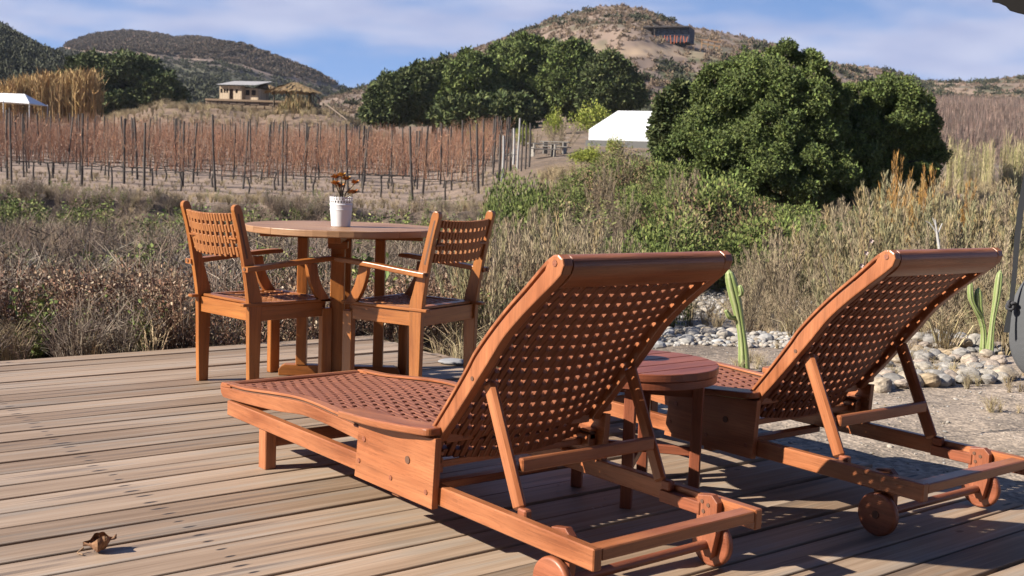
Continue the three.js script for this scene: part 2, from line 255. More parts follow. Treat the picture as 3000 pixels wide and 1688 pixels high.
// =====================================================================
// THE DECK
// =====================================================================
const TP = THREE.MathUtils.degToRad(51.76), PW = 0.1461, DEDGE = 6.089, S0 = -1.19, S1 = 3.68, SL = S1 - S0;
{
  const NV = 9, mats = [];
  for (let v = 0; v < NV; v++) {
    reseed(900 + v * 13);
    const W = 2048, H = 64, knots = []; for (let k = 0; k < 1; k++) knots.push([R() * SL, 0.02 + R() * 0.10, rr(0.006, 0.014)]);
    const nails = []; for (const s of [0.04, 1.255 - S0 - 1.22, 1.255 - S0, SL - 0.05]) for (const q of [0.036, 0.104]) nails.push([s + rr(-0.006, 0.006), q + rr(-0.005, 0.005), rr(0.75, 1.25), R()]);
    const wet = []; for (let k = 0; k < 3; k++) wet.push([R() * SL, rr(0.15, 0.6), R() * 0.14, rr(0.01, 0.03)]);
    const f = (i, j) => {
      const s = i / W * SL, q = j / H * 0.139; let qq = q;
      for (const k of knots) { const d = Math.hypot((s - k[0]) * 0.3, q - k[1]); qq += Math.sign(q - k[1]) * 0.008 * Math.exp(-((d / 0.02) ** 2)); }
      const fine = fbm(s * 5, qq * 420, 3, 400 + v), band = fbm(s * 1.1, qq * 75, 3, 440 + v), broad = fbm(s * 1.3, q * 14, 3, 480 + v), worn = fbm(s * 2.4, q * 40, 4, 520 + v), tone = [0.02, -0.05, 0.05, 0, -0.03, 0.04, -0.07, 0.01, 0.06][v];
      let b = 0.620 + tone * 0.95 + (band - 0.5) * 0.13 + (fine - 0.5) * 0.17 + (broad - 0.5) * 0.15;
      let c = [b + 0.038, b - 0.060, b - 0.150];
      c = mix3(c, [b * 1.02, b * 0.95, b * 0.88], sstep(0.48, 0.78, worn) * 0.6);
      for (const k of knots) { const d = Math.hypot((s - k[0]) * 0.6, q - k[1]) / k[2]; c = mix3(c, [0.36, 0.25, 0.18], (1 - sstep(0.5, 1.15, d)) * 0.75); }
      for (const k of wet) { const d = Math.hypot((s - k[0]) / k[1], (q - k[2]) / k[3]); c = mix3(c, [0.40, 0.345, 0.31], (1 - sstep(0.3, 1.0, d + (fine - 0.5) * 0.9)) * 0.55); }
      for (const k of nails) { const ds = s - k[0], dq = q - k[1], d = Math.hypot(ds * (ds > 0 ? 0.30 : 0.42) / k[2], dq * 1.25); c = mix3(c, [0.14, 0.12, 0.115], (1 - sstep(0.0035, 0.0105 * k[2], d + (fine - 0.5) * 0.006)) * 0.88); }
      return c;
    };
    const t = dataTex(W, H, f); t.wrapS = t.wrapT = THREE.ClampToEdgeWrapping;
    mats.push(new THREE.MeshStandardMaterial({ color: C(K, K, K), map: t, bumpMap: t, bumpScale: 0.0012, roughness: 0.62 }));
  }
  const deck = thing('wooden_deck', 'weathered wooden plank deck with dark nail marks beneath all the furniture', 'deck', [0, 0, 0], 0);
  const mk = (len, wd) => { const g = cbox(len, 0.034, wd, 0.002), p = g.attributes.position, uv = g.attributes.uv; for (let i = 0; i < p.count; i++) uv.setXY(i, p.getX(i) / SL + 0.5, p.getZ(i) / 0.139 + 0.5); return g; };
  reseed(77);
  const geos = [mk(SL, 0.1325), mk(SL, 0.1310), mk(SL, 0.1335)];
  let prev = -1;
  for (let k = 0; k < 46; k++) {
    const d = DEDGE - (k + 0.5) * PW + rr(-0.0022, 0.0022), s = (S0 + S1) / 2 + rr(-0.006, 0.006); let v = Math.floor(R() * NV); if (v === prev) v = (v + 1) % NV; prev = v;
    const m = part(deck, 'plank', pick(geos), mats[v]);
    m.position.set(Math.sin(TP) * s - Math.cos(TP) * d, -0.0172 + rr(-0.0014, 0.0014), -(Math.cos(TP) * s + Math.sin(TP) * d));
    m.rotation.y = Math.PI / 2 - TP + rr(-0.0006, 0.0006); m.rotation.x = rr(-0.006, 0.006) + (R() < 0.5 ? Math.PI : 0);
    if (m.rotation.x > 1) m.rotation.x = rr(-0.006, 0.006);
  }
  const jm = new THREE.MeshStandardMaterial({ color: C(0.16, 0.115, 0.08), map: teakMap, roughness: 0.85 });
  for (let s = 1.255 - 1.22 * 2 + 0.02; s < S1; s += 0.61) { const j = part(deck, 'joist', cbox(0.045, 0.09, 6.6, 0.002), jm), d = DEDGE - 3.35; j.position.set(Math.sin(TP) * s - Math.cos(TP) * d, -0.0830, -(Math.cos(TP) * s + Math.sin(TP) * d)); j.rotation.y = Math.PI / 2 - TP; }
}

// =====================================================================
// FURNITURE
// =====================================================================
function arc(pts, n = 80) { const c = new THREE.SplineCurve(pts.map((p) => new THREE.Vector2(...p))), L = c.getLength(); c.arcLengthDivisions = 300; return { L, at: (s) => { const u = clamp(s / L), p = c.getPointAt(u), t = c.getTangentAt(u); return { z: p.x, y: p.y, a: Math.atan2(t.y, t.x) }; } }; }
// strips of short wooden blocks strung side by side, every second column shifted by half a block
function weave(parent, name, cols, x0, pitch, crv, P, gap, th, sag, mat, limit = 1e9, first = 'end') {
  const L = P - gap, vars = [0, 1, 2, 3].map(() => cbox(pitch - 0.0012, th, L, 0.0018)), list = [];
  for (let i = 0; i < cols; i++) {
    const x = x0 + (i + 0.5) * pitch, f = (x - x0) / (cols * pitch) * 2 - 1;
    for (let s = -(i % 2) * P / 2; s < crv.L; s += P) { const a = Math.max(0, s), b = Math.min(crv.L, s + L); if (b - a > 0.012) list.push({ x, f, a, b }); }
  }
  list.sort((p, q) => (first === 'end' ? q.b - p.b : p.a - q.a));
  const rest = [];
  list.forEach((o, n) => {
    const m0 = crv.at((o.a + o.b) / 2), g = pick(vars), dep = sag(o.f, (o.a + o.b) / 2 / crv.L), e = new THREE.Object3D();
    e.position.set(o.x, m0.y - Math.cos(m0.a) * dep, m0.z + Math.sin(m0.a) * dep); e.rotation.set(-m0.a, 0, 0); e.scale.set(1, 1, (o.b - o.a) / L);
    if (n < limit) { const m = part(parent, name, g, mat); m.position.copy(e.position); m.rotation.copy(e.rotation); m.scale.copy(e.scale); }
    else { e.updateMatrix(); rest.push(g.clone().applyMatrix4(e.matrix)); }
  });
  if (rest.length) part(parent, name + '_field', mergeGeometries(rest), mat).userData.kind = 'stuff';
  const rods = []; for (let s = P / 4; s < crv.L; s += P / 2) { const m0 = crv.at(s); for (let k = 0; k < 6; k++) { const f0 = k / 3 - 1, f1 = (k + 1) / 3 - 1, xa = x0 + (f0 + 1) / 2 * cols * pitch, xb = x0 + (f1 + 1) / 2 * cols * pitch, d = (sag(f0, s / crv.L) + sag(f1, s / crv.L)) / 2; rods.push(cbox(xb - xa, 0.005, 0.005, 0.001).translate((xa + xb) / 2, m0.y - Math.cos(m0.a) * d, m0.z + Math.sin(m0.a) * d)); } }
  part(parent, 'dowel_rods', mergeGeometries(rods), mat);
}
const LW = 0.60;
function makeLounger() {
  reseed(4242);
  const root = thing('sun_lounger', '', 'sun lounger', [0, 0, 0], 0, 'teak sun loungers'), B = new THREE.Group();
  const T = (g) => g.translate(-LW / 2, 0, -1);   // local x 0..W, z 0..2 from the foot end
  const p = (n, g, m = M.lounger, par = root) => part(par, n, T(g), m);
  for (const s of [0, 1]) {
    const X = (x) => (s ? LW - x : x);
    p('side_rail', boxAt(0.028, 0.054, 1.935, X(0.014), 0.168, 1.0325, 0.003));
    p('leg', boxAt(0.042, 0.146, 0.052, X(0.03), 0.073, 0.325, 0.003));
    const top = spline([[0.016, 0.250], [0.091, 0.257], [0.213, 0.264], [0.447, 0.289], [0.593, 0.301], [0.704, 0.302], [0.81, 0.298], [0.975, 0.292], [1.2, 0.284], [1.36, 0.280]], 40), bot = spline([[0.03, 0.199], [0.181, 0.206], [0.43, 0.224], [0.595, 0.243], [0.668, 0.246], [0.786, 0.245], [0.954, 0.236], [1.2, 0.228], [1.36, 0.224]], 40);
    const off = (a, d) => a.map(([u, y]) => [u, y + d]), x1 = s ? LW : 0.032;
    const nose = [[0.012, 0.212], [0.006, 0.226], [0.006, 0.238]];
    const br = p('seat_frame', profile([...nose, ...off(top, -0.0155), ...bot.slice().reverse()], 0.032, x1, 0.003));
    const cap = spline([[0.06, 0.256], [0.091, 0.257], [0.213, 0.264], [0.447, 0.289], [0.593, 0.301], [0.704, 0.302], [0.81, 0.298], [0.975, 0.292], [1.2, 0.284], [1.36, 0.280]], 40);
    part(br, 'frame_cap', T(profile([...off(cap, 0), ...off(cap, -0.0085).reverse()], 0.032, x1, 0.002)), M.lounger);
    part(br, 'frame_cap', T(profile([[0.006, 0.234], [0.008, 0.246], [0.020, 0.253], [0.088, 0.257], [0.088, 0.243], [0.02, 0.235]], 0.032, x1, 0.002)), M.lounger);
    part(br, 'frame_core', T(profile([...off(cap, -0.006), ...off(cap, -0.03).reverse()], 0.018, x1 - 0.007, 0)), M.plug);
    // arm panel with its plugs and the shaped armrest
    const ax = s ? LW + 0.022 : -0.0005, pn = p('arm_panel', profile([[0.985, 0.134], [1.386, 0.134], [1.396, 0.330], [1.004, 0.300]], 0.0215, ax, 0.002));
    for (const [u, y, r] of [[1.037, 0.256, 0.008], [1.011, 0.187, 0.007], [1.266, 0.245, 0.011], [1.183, 0.175, 0.007], [1.358, 0.176, 0.007]]) part(pn, 'plug', T(new THREE.CylinderGeometry(r, r, 0.004, 14).rotateZ(Math.PI / 2).translate(s ? LW + 0.0225 : -0.0225, y, u)), r > 0.01 ? M.plug : M.bracket);
    const ol = [[0.925, -0.046], [0.912, -0.012], [0.915, 0.018], [0.94, 0.042], [0.985, 0.046], [1.03, 0.040], [1.10, 0.027], [1.17, 0.019], [1.24, 0.020], [1.30, 0.027], [1.35, 0.024], [1.385, 0.010], [1.388, -0.025], [1.37, -0.044], [1.31, -0.052], [1.248, -0.060], [1.19, -0.065], [1.122, -0.064], [1.03, -0.056]];
    const sh = new THREE.Shape(spline([...ol, ol[0]], 70).map(([u, v]) => new THREE.Vector2(u, s ? LW - v : v)));
    const ag = new THREE.ExtrudeGeometry(sh, { depth: 0.012, bevelEnabled: true, bevelThickness: 0.005, bevelSize: 0.005, bevelOffset: -0.005, bevelSegments: 3 });
    ag.applyMatrix4(new THREE.Matrix4().set(0, 1, 0, 0, 0, 0, -1, 0, 1, 0, 0, 0, 0, 0, 0, 1));   // (u, v, w) -> x = v, y = -w, z = u
    ag.applyMatrix4(new THREE.Matrix4().set(1, 0, 0, 0, 0, 1, 0.0765, 0.2470, 0, 0, 1, 0, 0, 0, 0, 1)); ag.computeVertexNormals();
    p('armrest', grain(ag, 2));
    // prop, ratchet cleat, wheel bracket, wheel
    const pg = cbox(0.022, 0.335, 0.044, 0.008); pg.rotateX(-Math.atan2(0.143, 0.302)).translate(X(0.046), 0.350, 1.606); p('prop_strut', pg);
    const cl = p('ratchet_cleat', boxAt(0.026, 0.034, 0.15, X(0.0415), 0.160, 1.755, 0.002), M.bracket);
    part(cl, 'stop_block', T(boxAt(0.024, 0.030, 0.034, X(0.0415), 0.1925, 1.700, 0.004)), M.bracket);
    const bk = p('wheel_bracket', profile([[1.818, 0.09], [1.818, 0.196], [1.868, 0.205], [1.888, 0.188], [1.888, 0.10], [1.874, 0.034], [1.846, 0.034]], 0.022, s ? LW - 0.0285 : 0.0505, 0.002), M.bracket);
    for (const [u, y] of [[1.836, 0.182], [1.858, 0.176], [1.842, 0.156]]) part(bk, 'plug', T(new THREE.CylinderGeometry(0.0055, 0.0055, 0.004, 12).rotateZ(Math.PI / 2).translate(s ? LW - 0.0505 : 0.0505, y, u)), M.plug);
    const wg = new THREE.LatheGeometry([[0, -0.013], [0.058, -0.013], [0.064, -0.010], [0.066, -0.004], [0.066, 0.004], [0.064, 0.010], [0.058, 0.013], [0, 0.013]].map((q) => new THREE.Vector2(...q)), 40); wg.rotateZ(Math.PI / 2).translate(X(0.0145), 0.066, 1.848);
    const wh = p('wheel', grain(wg, 2), M.bracket); part(wh, 'hub', T(new THREE.CylinderGeometry(0.012, 0.012, 0.004, 16).rotateZ(Math.PI / 2).translate(s ? LW - 0.0005 : 0.0005, 0.066, 1.848)), M.plug);
  }
  p('axle', grain(new THREE.CylinderGeometry(0.013, 0.013, LW - 0.06, 18).rotateZ(Math.PI / 2).translate(LW / 2, 0.066, 1.852), 0), M.bracket);
  p('end_rail', boxAt(LW - 0.057, 0.030, 0.046, LW / 2, 0.1765, 1.975, 0.003));
  p('foot_rail', boxAt(LW - 0.057, 0.040, 0.026, LW / 2, 0.168, 0.085, 0.002));
  p('leg_stretcher', boxAt(LW - 0.105, 0.045, 0.022, LW / 2, 0.098, 0.325, 0.002));
  p('under_rail', boxAt(LW - 0.002, 0.022, 0.036, LW / 2, 0.127, 1.172, 0.002));
  p('foot_bar', boxAt(LW - 0.066, 0.040, 0.026, LW / 2, 0.231, 0.022, 0.005));
  // backrest: two bent side frames, the rounded head bar, the woven field
  const F = spline([[1.322, 0.326], [1.342, 0.352], [1.417, 0.444], [1.486, 0.533], [1.517, 0.577], [1.558, 0.623], [1.604, 0.670], [1.653, 0.716], [1.716, 0.770], [1.779, 0.827]], 40), K = spline([[1.374, 0.314], [1.394, 0.341], [1.449, 0.403], [1.569, 0.546], [1.592, 0.575], [1.641, 0.634], [1.704, 0.692], [1.76, 0.738], [1.825, 0.789]], 40);
  const capR = [[1.800, 0.844], [1.818, 0.855], [1.836, 0.857], [1.851, 0.848], [1.856, 0.832], [1.848, 0.810]];
  let bm = null;
  for (const s of [0, 1]) {
    const x1 = s ? LW - 0.0005 : 0.0325, d = F.map(([u, y], i) => { const a = F[Math.max(0, i - 1)], b = F[Math.min(F.length - 1, i + 1)], l = Math.hypot(b[0] - a[0], b[1] - a[1]); return [u + (b[1] - a[1]) / l, y - (b[0] - a[0]) / l, (b[1] - a[1]) / l, -(b[0] - a[0]) / l]; });
    const inn = (k) => F.map(([u, y], i) => [u + d[i][2] * k, y + d[i][3] * k]);
    const main = profile([...inn(0.0150), ...capR, ...K.slice().reverse()], 0.032, x1, 0.004), m = s === 0 ? (bm = p('backrest', main)) : part(bm, 'back_frame', T(main), M.lounger);
    const f1 = inn(0), f2 = inn(0.0085);
    part(bm, 'back_frame_cap', T(profile([...f1, [1.800, 0.844], [1.806, 0.834], ...f2.slice().reverse()], 0.032, x1, 0.002)), M.lounger);
    part(bm, 'back_frame_core', T(profile([...inn(0.005).slice(0, 36), ...inn(0.03).slice(0, 36).reverse()], 0.018, x1 - 0.007, 0)), M.plug);
    part(bm, 'plug', T(new THREE.CylinderGeometry(0.008, 0.008, 0.003, 14).rotateZ(Math.PI / 2).translate(s ? LW : 0, 0.836, 1.826)), M.bracket);
    part(bm, 'plug', T(new THREE.CylinderGeometry(0.006, 0.006, 0.003, 12).rotateZ(Math.PI / 2).translate(s ? LW : 0, 0.512, 1.520)), M.plug);
  }
  const hb = spline([[1.772, 0.800], [1.786, 0.826], [1.806, 0.846], [1.828, 0.856], [1.848, 0.848], [1.855, 0.828], [1.845, 0.803], [1.818, 0.780], [1.796, 0.772], [1.778, 0.782]], 40);
  part(bm, 'head_bar', T(profile(hb, LW - 0.068, LW - 0.034, 0.001)), M.lounger);
  part(bm, 'pivot_bar', T(boxAt(LW - 0.07, 0.026, 0.026, LW / 2, 0.318, 1.352, 0.003)), M.lounger);
  part(bm, 'prop_crossbar', T(boxAt(LW - 0.122, 0.036, 0.020, LW / 2, 0.305, 1.652, 0.004)), M.lounger);
  const sc = new THREE.Group(); // woven fields live in lounger space
  const cs = arc([[0.04, 0.236], [0.12, 0.241], [0.213, 0.247], [0.447, 0.270], [0.593, 0.282], [0.704, 0.284], [0.85, 0.277], [0.975, 0.270], [1.15, 0.255], [1.29, 0.244]]);
  const sag = (a, b) => (f, t) => lerp(a, b, t) * (1 - f * f);
  const seat = part(root, 'seat', T(boxAt(LW - 0.064, 0.02, 0.03, LW / 2, 0.238, 1.315, 0.002)), M.lounger);
  const cb = arc([[1.300, 0.262], [1.335, 0.318], [1.430, 0.430], [1.497, 0.518], [1.530, 0.560], [1.570, 0.605], [1.616, 0.652], [1.665, 0.697], [1.728, 0.752], [1.786, 0.800]]);
  const hold = (par, crvFn) => crvFn(par);
  const shift = (c) => ({ L: c.L, at: (s) => { const q = c.at(s); return { z: q.z - 1, y: q.y, a: q.a }; } });
  hold(seat, (par) => weave(par, 'seat_slat', 28, 0.0335 - LW / 2, 0.01903, shift(cs), 0.09, 0.015, 0.017, sag(0.004, 0.012), M.weave, 300, 'end'));
  hold(bm, (par) => weave(par, 'back_slat', 28, 0.0335 - LW / 2, 0.01903, shift(cb), 0.09, 0.0175, 0.019, sag(0.042, 0.016), M.weave, 300, 'start'));
  return root;
}
function placeLounger(o, cx, cz, deg) { const a = THREE.MathUtils.degToRad(deg), d = [Math.sin(a), Math.cos(a)], e = [Math.cos(a), -Math.sin(a)]; o.position.set(cx + d[0] + e[0] * LW / 2, 0, -(cz + d[1] + e[1] * LW / 2)); o.rotation.y = -a; }
const lounger = makeLounger();
lounger.userData.label = 'nearer teak sun lounger with woven slat back, between dining set and side table';
placeLounger(lounger, 0.2075, 2.5274, -38.92);
const lounger2 = copyOf(lounger, 'farther teak sun lounger with woven slat back, at the edge of the dirt path');
placeLounger(lounger2, 1.2008, 3.2044, -37.98);

// ---------- armchairs ----------
function makeChair() {
  reseed(515);
  const w = 0.461, root = thing('armchair', '', 'chair', [0, 0, 0], 0, 'teak armchairs at the round table'), p = (n, g, m = M.chair, par = root) => part(par, n, g, m);
  // local x 0..w to the chair's right, local z = minus the facing direction
  const prof = (pts, th, x1, b) => profile(pts.map(([f, y]) => [-f, y]).reverse(), th, x1, b);
  const X = (s, x) => (s ? w - x : x);
  for (const s of [0, 1]) {
    const rear = spline([[0.006, 0], [0.002, 0.2], [0.0, 0.36], [-0.006, 0.45], [-0.030, 0.60], [-0.058, 0.74], [-0.084, 0.835]], 24), front = spline([[-0.042, 0.838], [-0.022, 0.76], [0.012, 0.63], [0.048, 0.50], [0.066, 0.44], [0.068, 0.38], [0.062, 0.2], [0.056, 0]], 24);
    const post = p('back_post', prof([...rear, [-0.083, 0.850], [-0.074, 0.859], [-0.060, 0.860], [-0.049, 0.853], ...front], 0.028, X(s, 0) + (s ? 0 : 0.028), 0.003));
    part(post, 'groove', prof([[-0.066, 0.82], [-0.058, 0.82], [-0.008, 0.62], [-0.018, 0.62]], 0.003, s ? w + 0.0005 : 0.0025, 0), M.plug);
    p('front_leg', boxAt(0.032, 0.372, 0.056, X(s, 0.016), 0.186, -0.432, 0.003));
    p('side_rail', boxAt(0.024, 0.068, 0.338, X(s, 0.016), 0.369, -0.235, 0.002));
    p('seat_edge', boxAt(0.034, 0.014, 0.50, X(s, 0.010), 0.4115, -0.215, 0.003));
    const sup = [...spline([[0.455, 0.404], [0.422, 0.440], [0.390, 0.490], [0.372, 0.540], [0.364, 0.588]], 14), ...spline([[0.308, 0.588], [0.316, 0.540], [0.336, 0.480], [0.366, 0.430], [0.392, 0.404]], 14)];
    p('arm_support', prof(sup.reverse(), 0.026, X(s, 0.006) + 0.013, 0.003));
    const ar = spline([[-0.034, 0.562], [0.1, 0.572], [0.25, 0.586], [0.40, 0.597], [0.478, 0.600], [0.488, 0.606]], 20), at2 = spline([[0.488, 0.612], [0.476, 0.620], [0.40, 0.619], [0.25, 0.608], [0.1, 0.595], [-0.034, 0.585]], 20);
    p('arm', prof([...ar, ...at2].reverse(), 0.05, X(s, -0.012) + 0.025, 0.004));
    part(post, 'bolt', new THREE.CylinderGeometry(0.008, 0.008, 0.004, 12).rotateX(Math.PI / 2).translate(X(s, -0.012), 0.575, 0.036), M.plug);
  }
  p('rear_rail', boxAt(w - 0.0565, 0.072, 0.024, w / 2, 0.371, -0.024, 0.002));
  p('front_rail', boxAt(w - 0.0645, 0.066, 0.024, w / 2, 0.368, -0.432, 0.002));
  p('seat_edge', boxAt(w - 0.07, 0.013, 0.05, w / 2, 0.4155, -0.045, 0.003));
  p('seat_edge', boxAt(w - 0.07, 0.013, 0.03, w / 2, 0.4115, -0.448, 0.003));
  const seat = p('seat', boxAt(w - 0.07, 0.012, 0.02, w / 2, 0.400, -0.26, 0.002));
  weave(seat, 'seat_slat', 20, 0.034, 0.01965, { L: 0.355, at: (s) => ({ z: -0.430 + s, y: 0.412 - 0.006 * Math.sin(Math.PI * s / 0.355), a: 0 }) }, 0.084, 0.014, 0.014, (f) => 0.005 * (1 - f * f), M.chairWeave);
  const back = p('back_rail', boxAt(w - 0.06, 0.010, 0.008, w / 2, 0.706, 0.052, 0.002));
  const cb = arc([[0.0405 + 0.004, 0.822], [0.018, 0.72], [-0.006, 0.628]].map(([z, y]) => [z + 0.018, y]));
  weave(back, 'back_slat', 21, 0.0295, 0.01914, { L: cb.L, at: (s) => { const q = cb.at(s); return { z: q.z, y: q.y, a: q.a }; } }, 0.104, 0.017, 0.013, (f) => -0.030 * (1 - f * f), M.chairWeave, 300, 'start');
  return root;
}
function placeChair(o, x, z, deg) { o.position.set(x, 0, -z); o.rotation.y = -THREE.MathUtils.degToRad(deg); }
const chair = makeChair(); chair.userData.label = 'left teak armchair turned with its sunlit slatted back to the camera';
placeChair(chair, -1.504, 5.392, 44.07);
const chair2 = copyOf(chair, 'right teak armchair facing left with its shaded slatted back by the lounger');
placeChair(chair2, -0.405, 5.091, -57.85);

// ---------- round table ----------
{
  reseed(616);
  const cx = -0.849, cz = 5.643, t = thing('round_table', 'round teak dining table with four square posts, between the two armchairs', 'table', [cx, 0, -cz], 0.06);
  const Rt = 0.472;
  // top of parallel boards cut to the round
  const n = 9, bw = 2 * Rt / n;
  for (let k = 0; k < n; k++) {
    const y0 = -Rt + k * bw + 0.0008, y1 = -Rt + (k + 1) * bw - 0.0008, pts = [];
    for (let i = 0; i <= 12; i++) { const y = lerp(y0, y1, i / 12); pts.push([Math.sqrt(Math.max(0, Rt * Rt - y * y)), y]); }
    for (let i = 12; i >= 0; i--) { const y = lerp(y0, y1, i / 12); pts.push([-Math.sqrt(Math.max(0, Rt * Rt - y * y)), y]); }
    const s = new THREE.Shape(pts.map((q) => new THREE.Vector2(...q))), g = new THREE.ExtrudeGeometry(s, { depth: 0.024, bevelEnabled: true, bevelThickness: 0.004, bevelSize: 0.0035, bevelOffset: -0.0035, bevelSegments: 2 });
    g.rotateX(-Math.PI / 2).translate(0, 0.752 - 0.028, 0); part(t, 'top_board', grain(g, 0), M.table);
  }
  part(t, 'top_batten', boxAt(0.80, 0.030, 0.06, 0, 0.7045, 0, 0.003), M.chair);
  part(t, 'top_batten', boxAt(0.06, 0.030, 0.37, 0, 0.7045, 0.2155, 0.003), M.chair); part(t, 'top_batten', boxAt(0.06, 0.030, 0.37, 0, 0.7045, -0.2155, 0.003), M.chair);
  for (const [x, z, a] of [[-0.19, 0, 0], [0.19, 0, 0], [0, -0.19, 1], [0, 0.19, 1]]) { part(t, 'post', boxAt(a ? 0.066 : 0.05, 0.635, a ? 0.05 : 0.066, x, 0.372, z, 0.003), M.chair); if (z > 0) part(t, 'post_head', boxAt(0.094, 0.036, 0.075, x, 0.6705, z, 0.003), M.chair); }
  const ft = (len) => { const h = 0.055, a = len / 2; return [[-a, 0.004], [-a, 0.030], [-a + 0.012, 0.046], [-a + 0.03, h], [a - 0.03, h], [a - 0.012, 0.046], [a, 0.030], [a, 0.004], [a - 0.003, 0.0], [-a + 0.003, 0]]; };
  part(t, 'foot_beam', profile(ft(0.60), 0.06, 0.03, 0.003).rotateY(Math.PI / 2), M.chair);
  part(t, 'foot_beam', profile(ft(0.60), 0.06, 0.03, 0.003).scale(1, 0.98, 1), M.chair);
}
// ---------- white pot with a succulent on the table ----------
function lattice(r0, r1, h, y0) { // band pierced like lace
  const g = new THREE.CylinderGeometry(r1, r0, h, 48, 1, true).translate(0, y0 + h / 2, 0); return g;
}
const laceTex = dataTex(256, 32, (i, j) => { const u = (i / 256 * 24) % 1, v = j / 32, a = Math.hypot((u - 0.5) * 1.0, (v - 0.30) * 1.5), b = Math.hypot((((u + 0.5) % 1) - 0.5) * 1.0, (v - 0.64) * 1.6), e = v > 0.80 + 0.16 * Math.sin(u * Math.PI); return a < 0.24 || b < 0.20 || e ? 0 : 1; }, false);
{
  reseed(717);
  const p = thing('potted_succulent', 'white lace-rimmed pot holding an orange-brown succulent, on the round table', 'potted plant', [-0.8445, 0.752, -5.560]);
  const pot = part(p, 'pot', new THREE.LatheGeometry([[0, 0.002], [0.043, 0], [0.046, 0.003], [0.0525, 0.078], [0.0545, 0.080], [0.0545, 0.084], [0.053, 0.086], [0.0545, 0.104], [0.056, 0.106], [0.056, 0.110], [0.050, 0.110], [0.044, 0.02], [0, 0.02]].map((q) => new THREE.Vector2(...q)), 48), M.white);
  part(pot, 'lace_rim', lattice(0.0545, 0.0570, 0.038, 0.110), new THREE.MeshStandardMaterial({ color: C(0.56, 0.56, 0.58), roughness: 0.45, alphaMap: laceTex, alphaTest: 0.5, side: THREE.DoubleSide }));
  part(p, 'soil', new THREE.CylinderGeometry(0.050, 0.048, 0.006, 24).translate(0, 0.120, 0), new THREE.MeshStandardMaterial({ color: C(0.07, 0.05, 0.035), roughness: 1 }));
  const tips = [[-0.030, 0.235, 0], [0.000, 0.245, 0.01], [0.018, 0.228, -0.02], [-0.028, 0.205, 0.02], [0.064, 0.212, 0], [0.060, 0.165, 0.012], [0.045, 0.160, -0.02], [-0.012, 0.190, -0.02]];
  for (const q of tips) {
    const b = new GB(), k = [0.26, 0.20, 0.13]; const m = [q[0] * 0.35, lerp(0.12, q[1], 0.5), q[2] * 0.4]; b.stick([q[0] * 0.1, 0.118, q[2] * 0.1], m, 0.005, 0.004, k, 6); b.stick(m, q, 0.004, 0.003, k, 6);
    const st = part(p, 'stem', b.geo(), M.leaf);
    for (let i = 0; i < 9; i++) { const l = new GB(), a = i * 2.4, e = 0.25 + (i / 9) * 0.7, d = [Math.cos(a) * Math.cos(e), Math.sin(e), Math.sin(a) * Math.cos(e)], sd = [-Math.sin(a), 0, Math.cos(a)]; const kk = vary(pick([[0.80, 0.29, 0.05], [0.66, 0.19, 0.035], [0.82, 0.44, 0.09], [0.50, 0.19, 0.05]]), 0.15); l.leaf(q, d, sd, rr(0.024, 0.034), 0.012, kk); l.leaf([q[0], q[1] - 0.002, q[2]], d, sd, rr(0.020, 0.030), 0.011, kk); part(st, 'leaf', l.geo(), M.glossyLeaf); }
  }
}
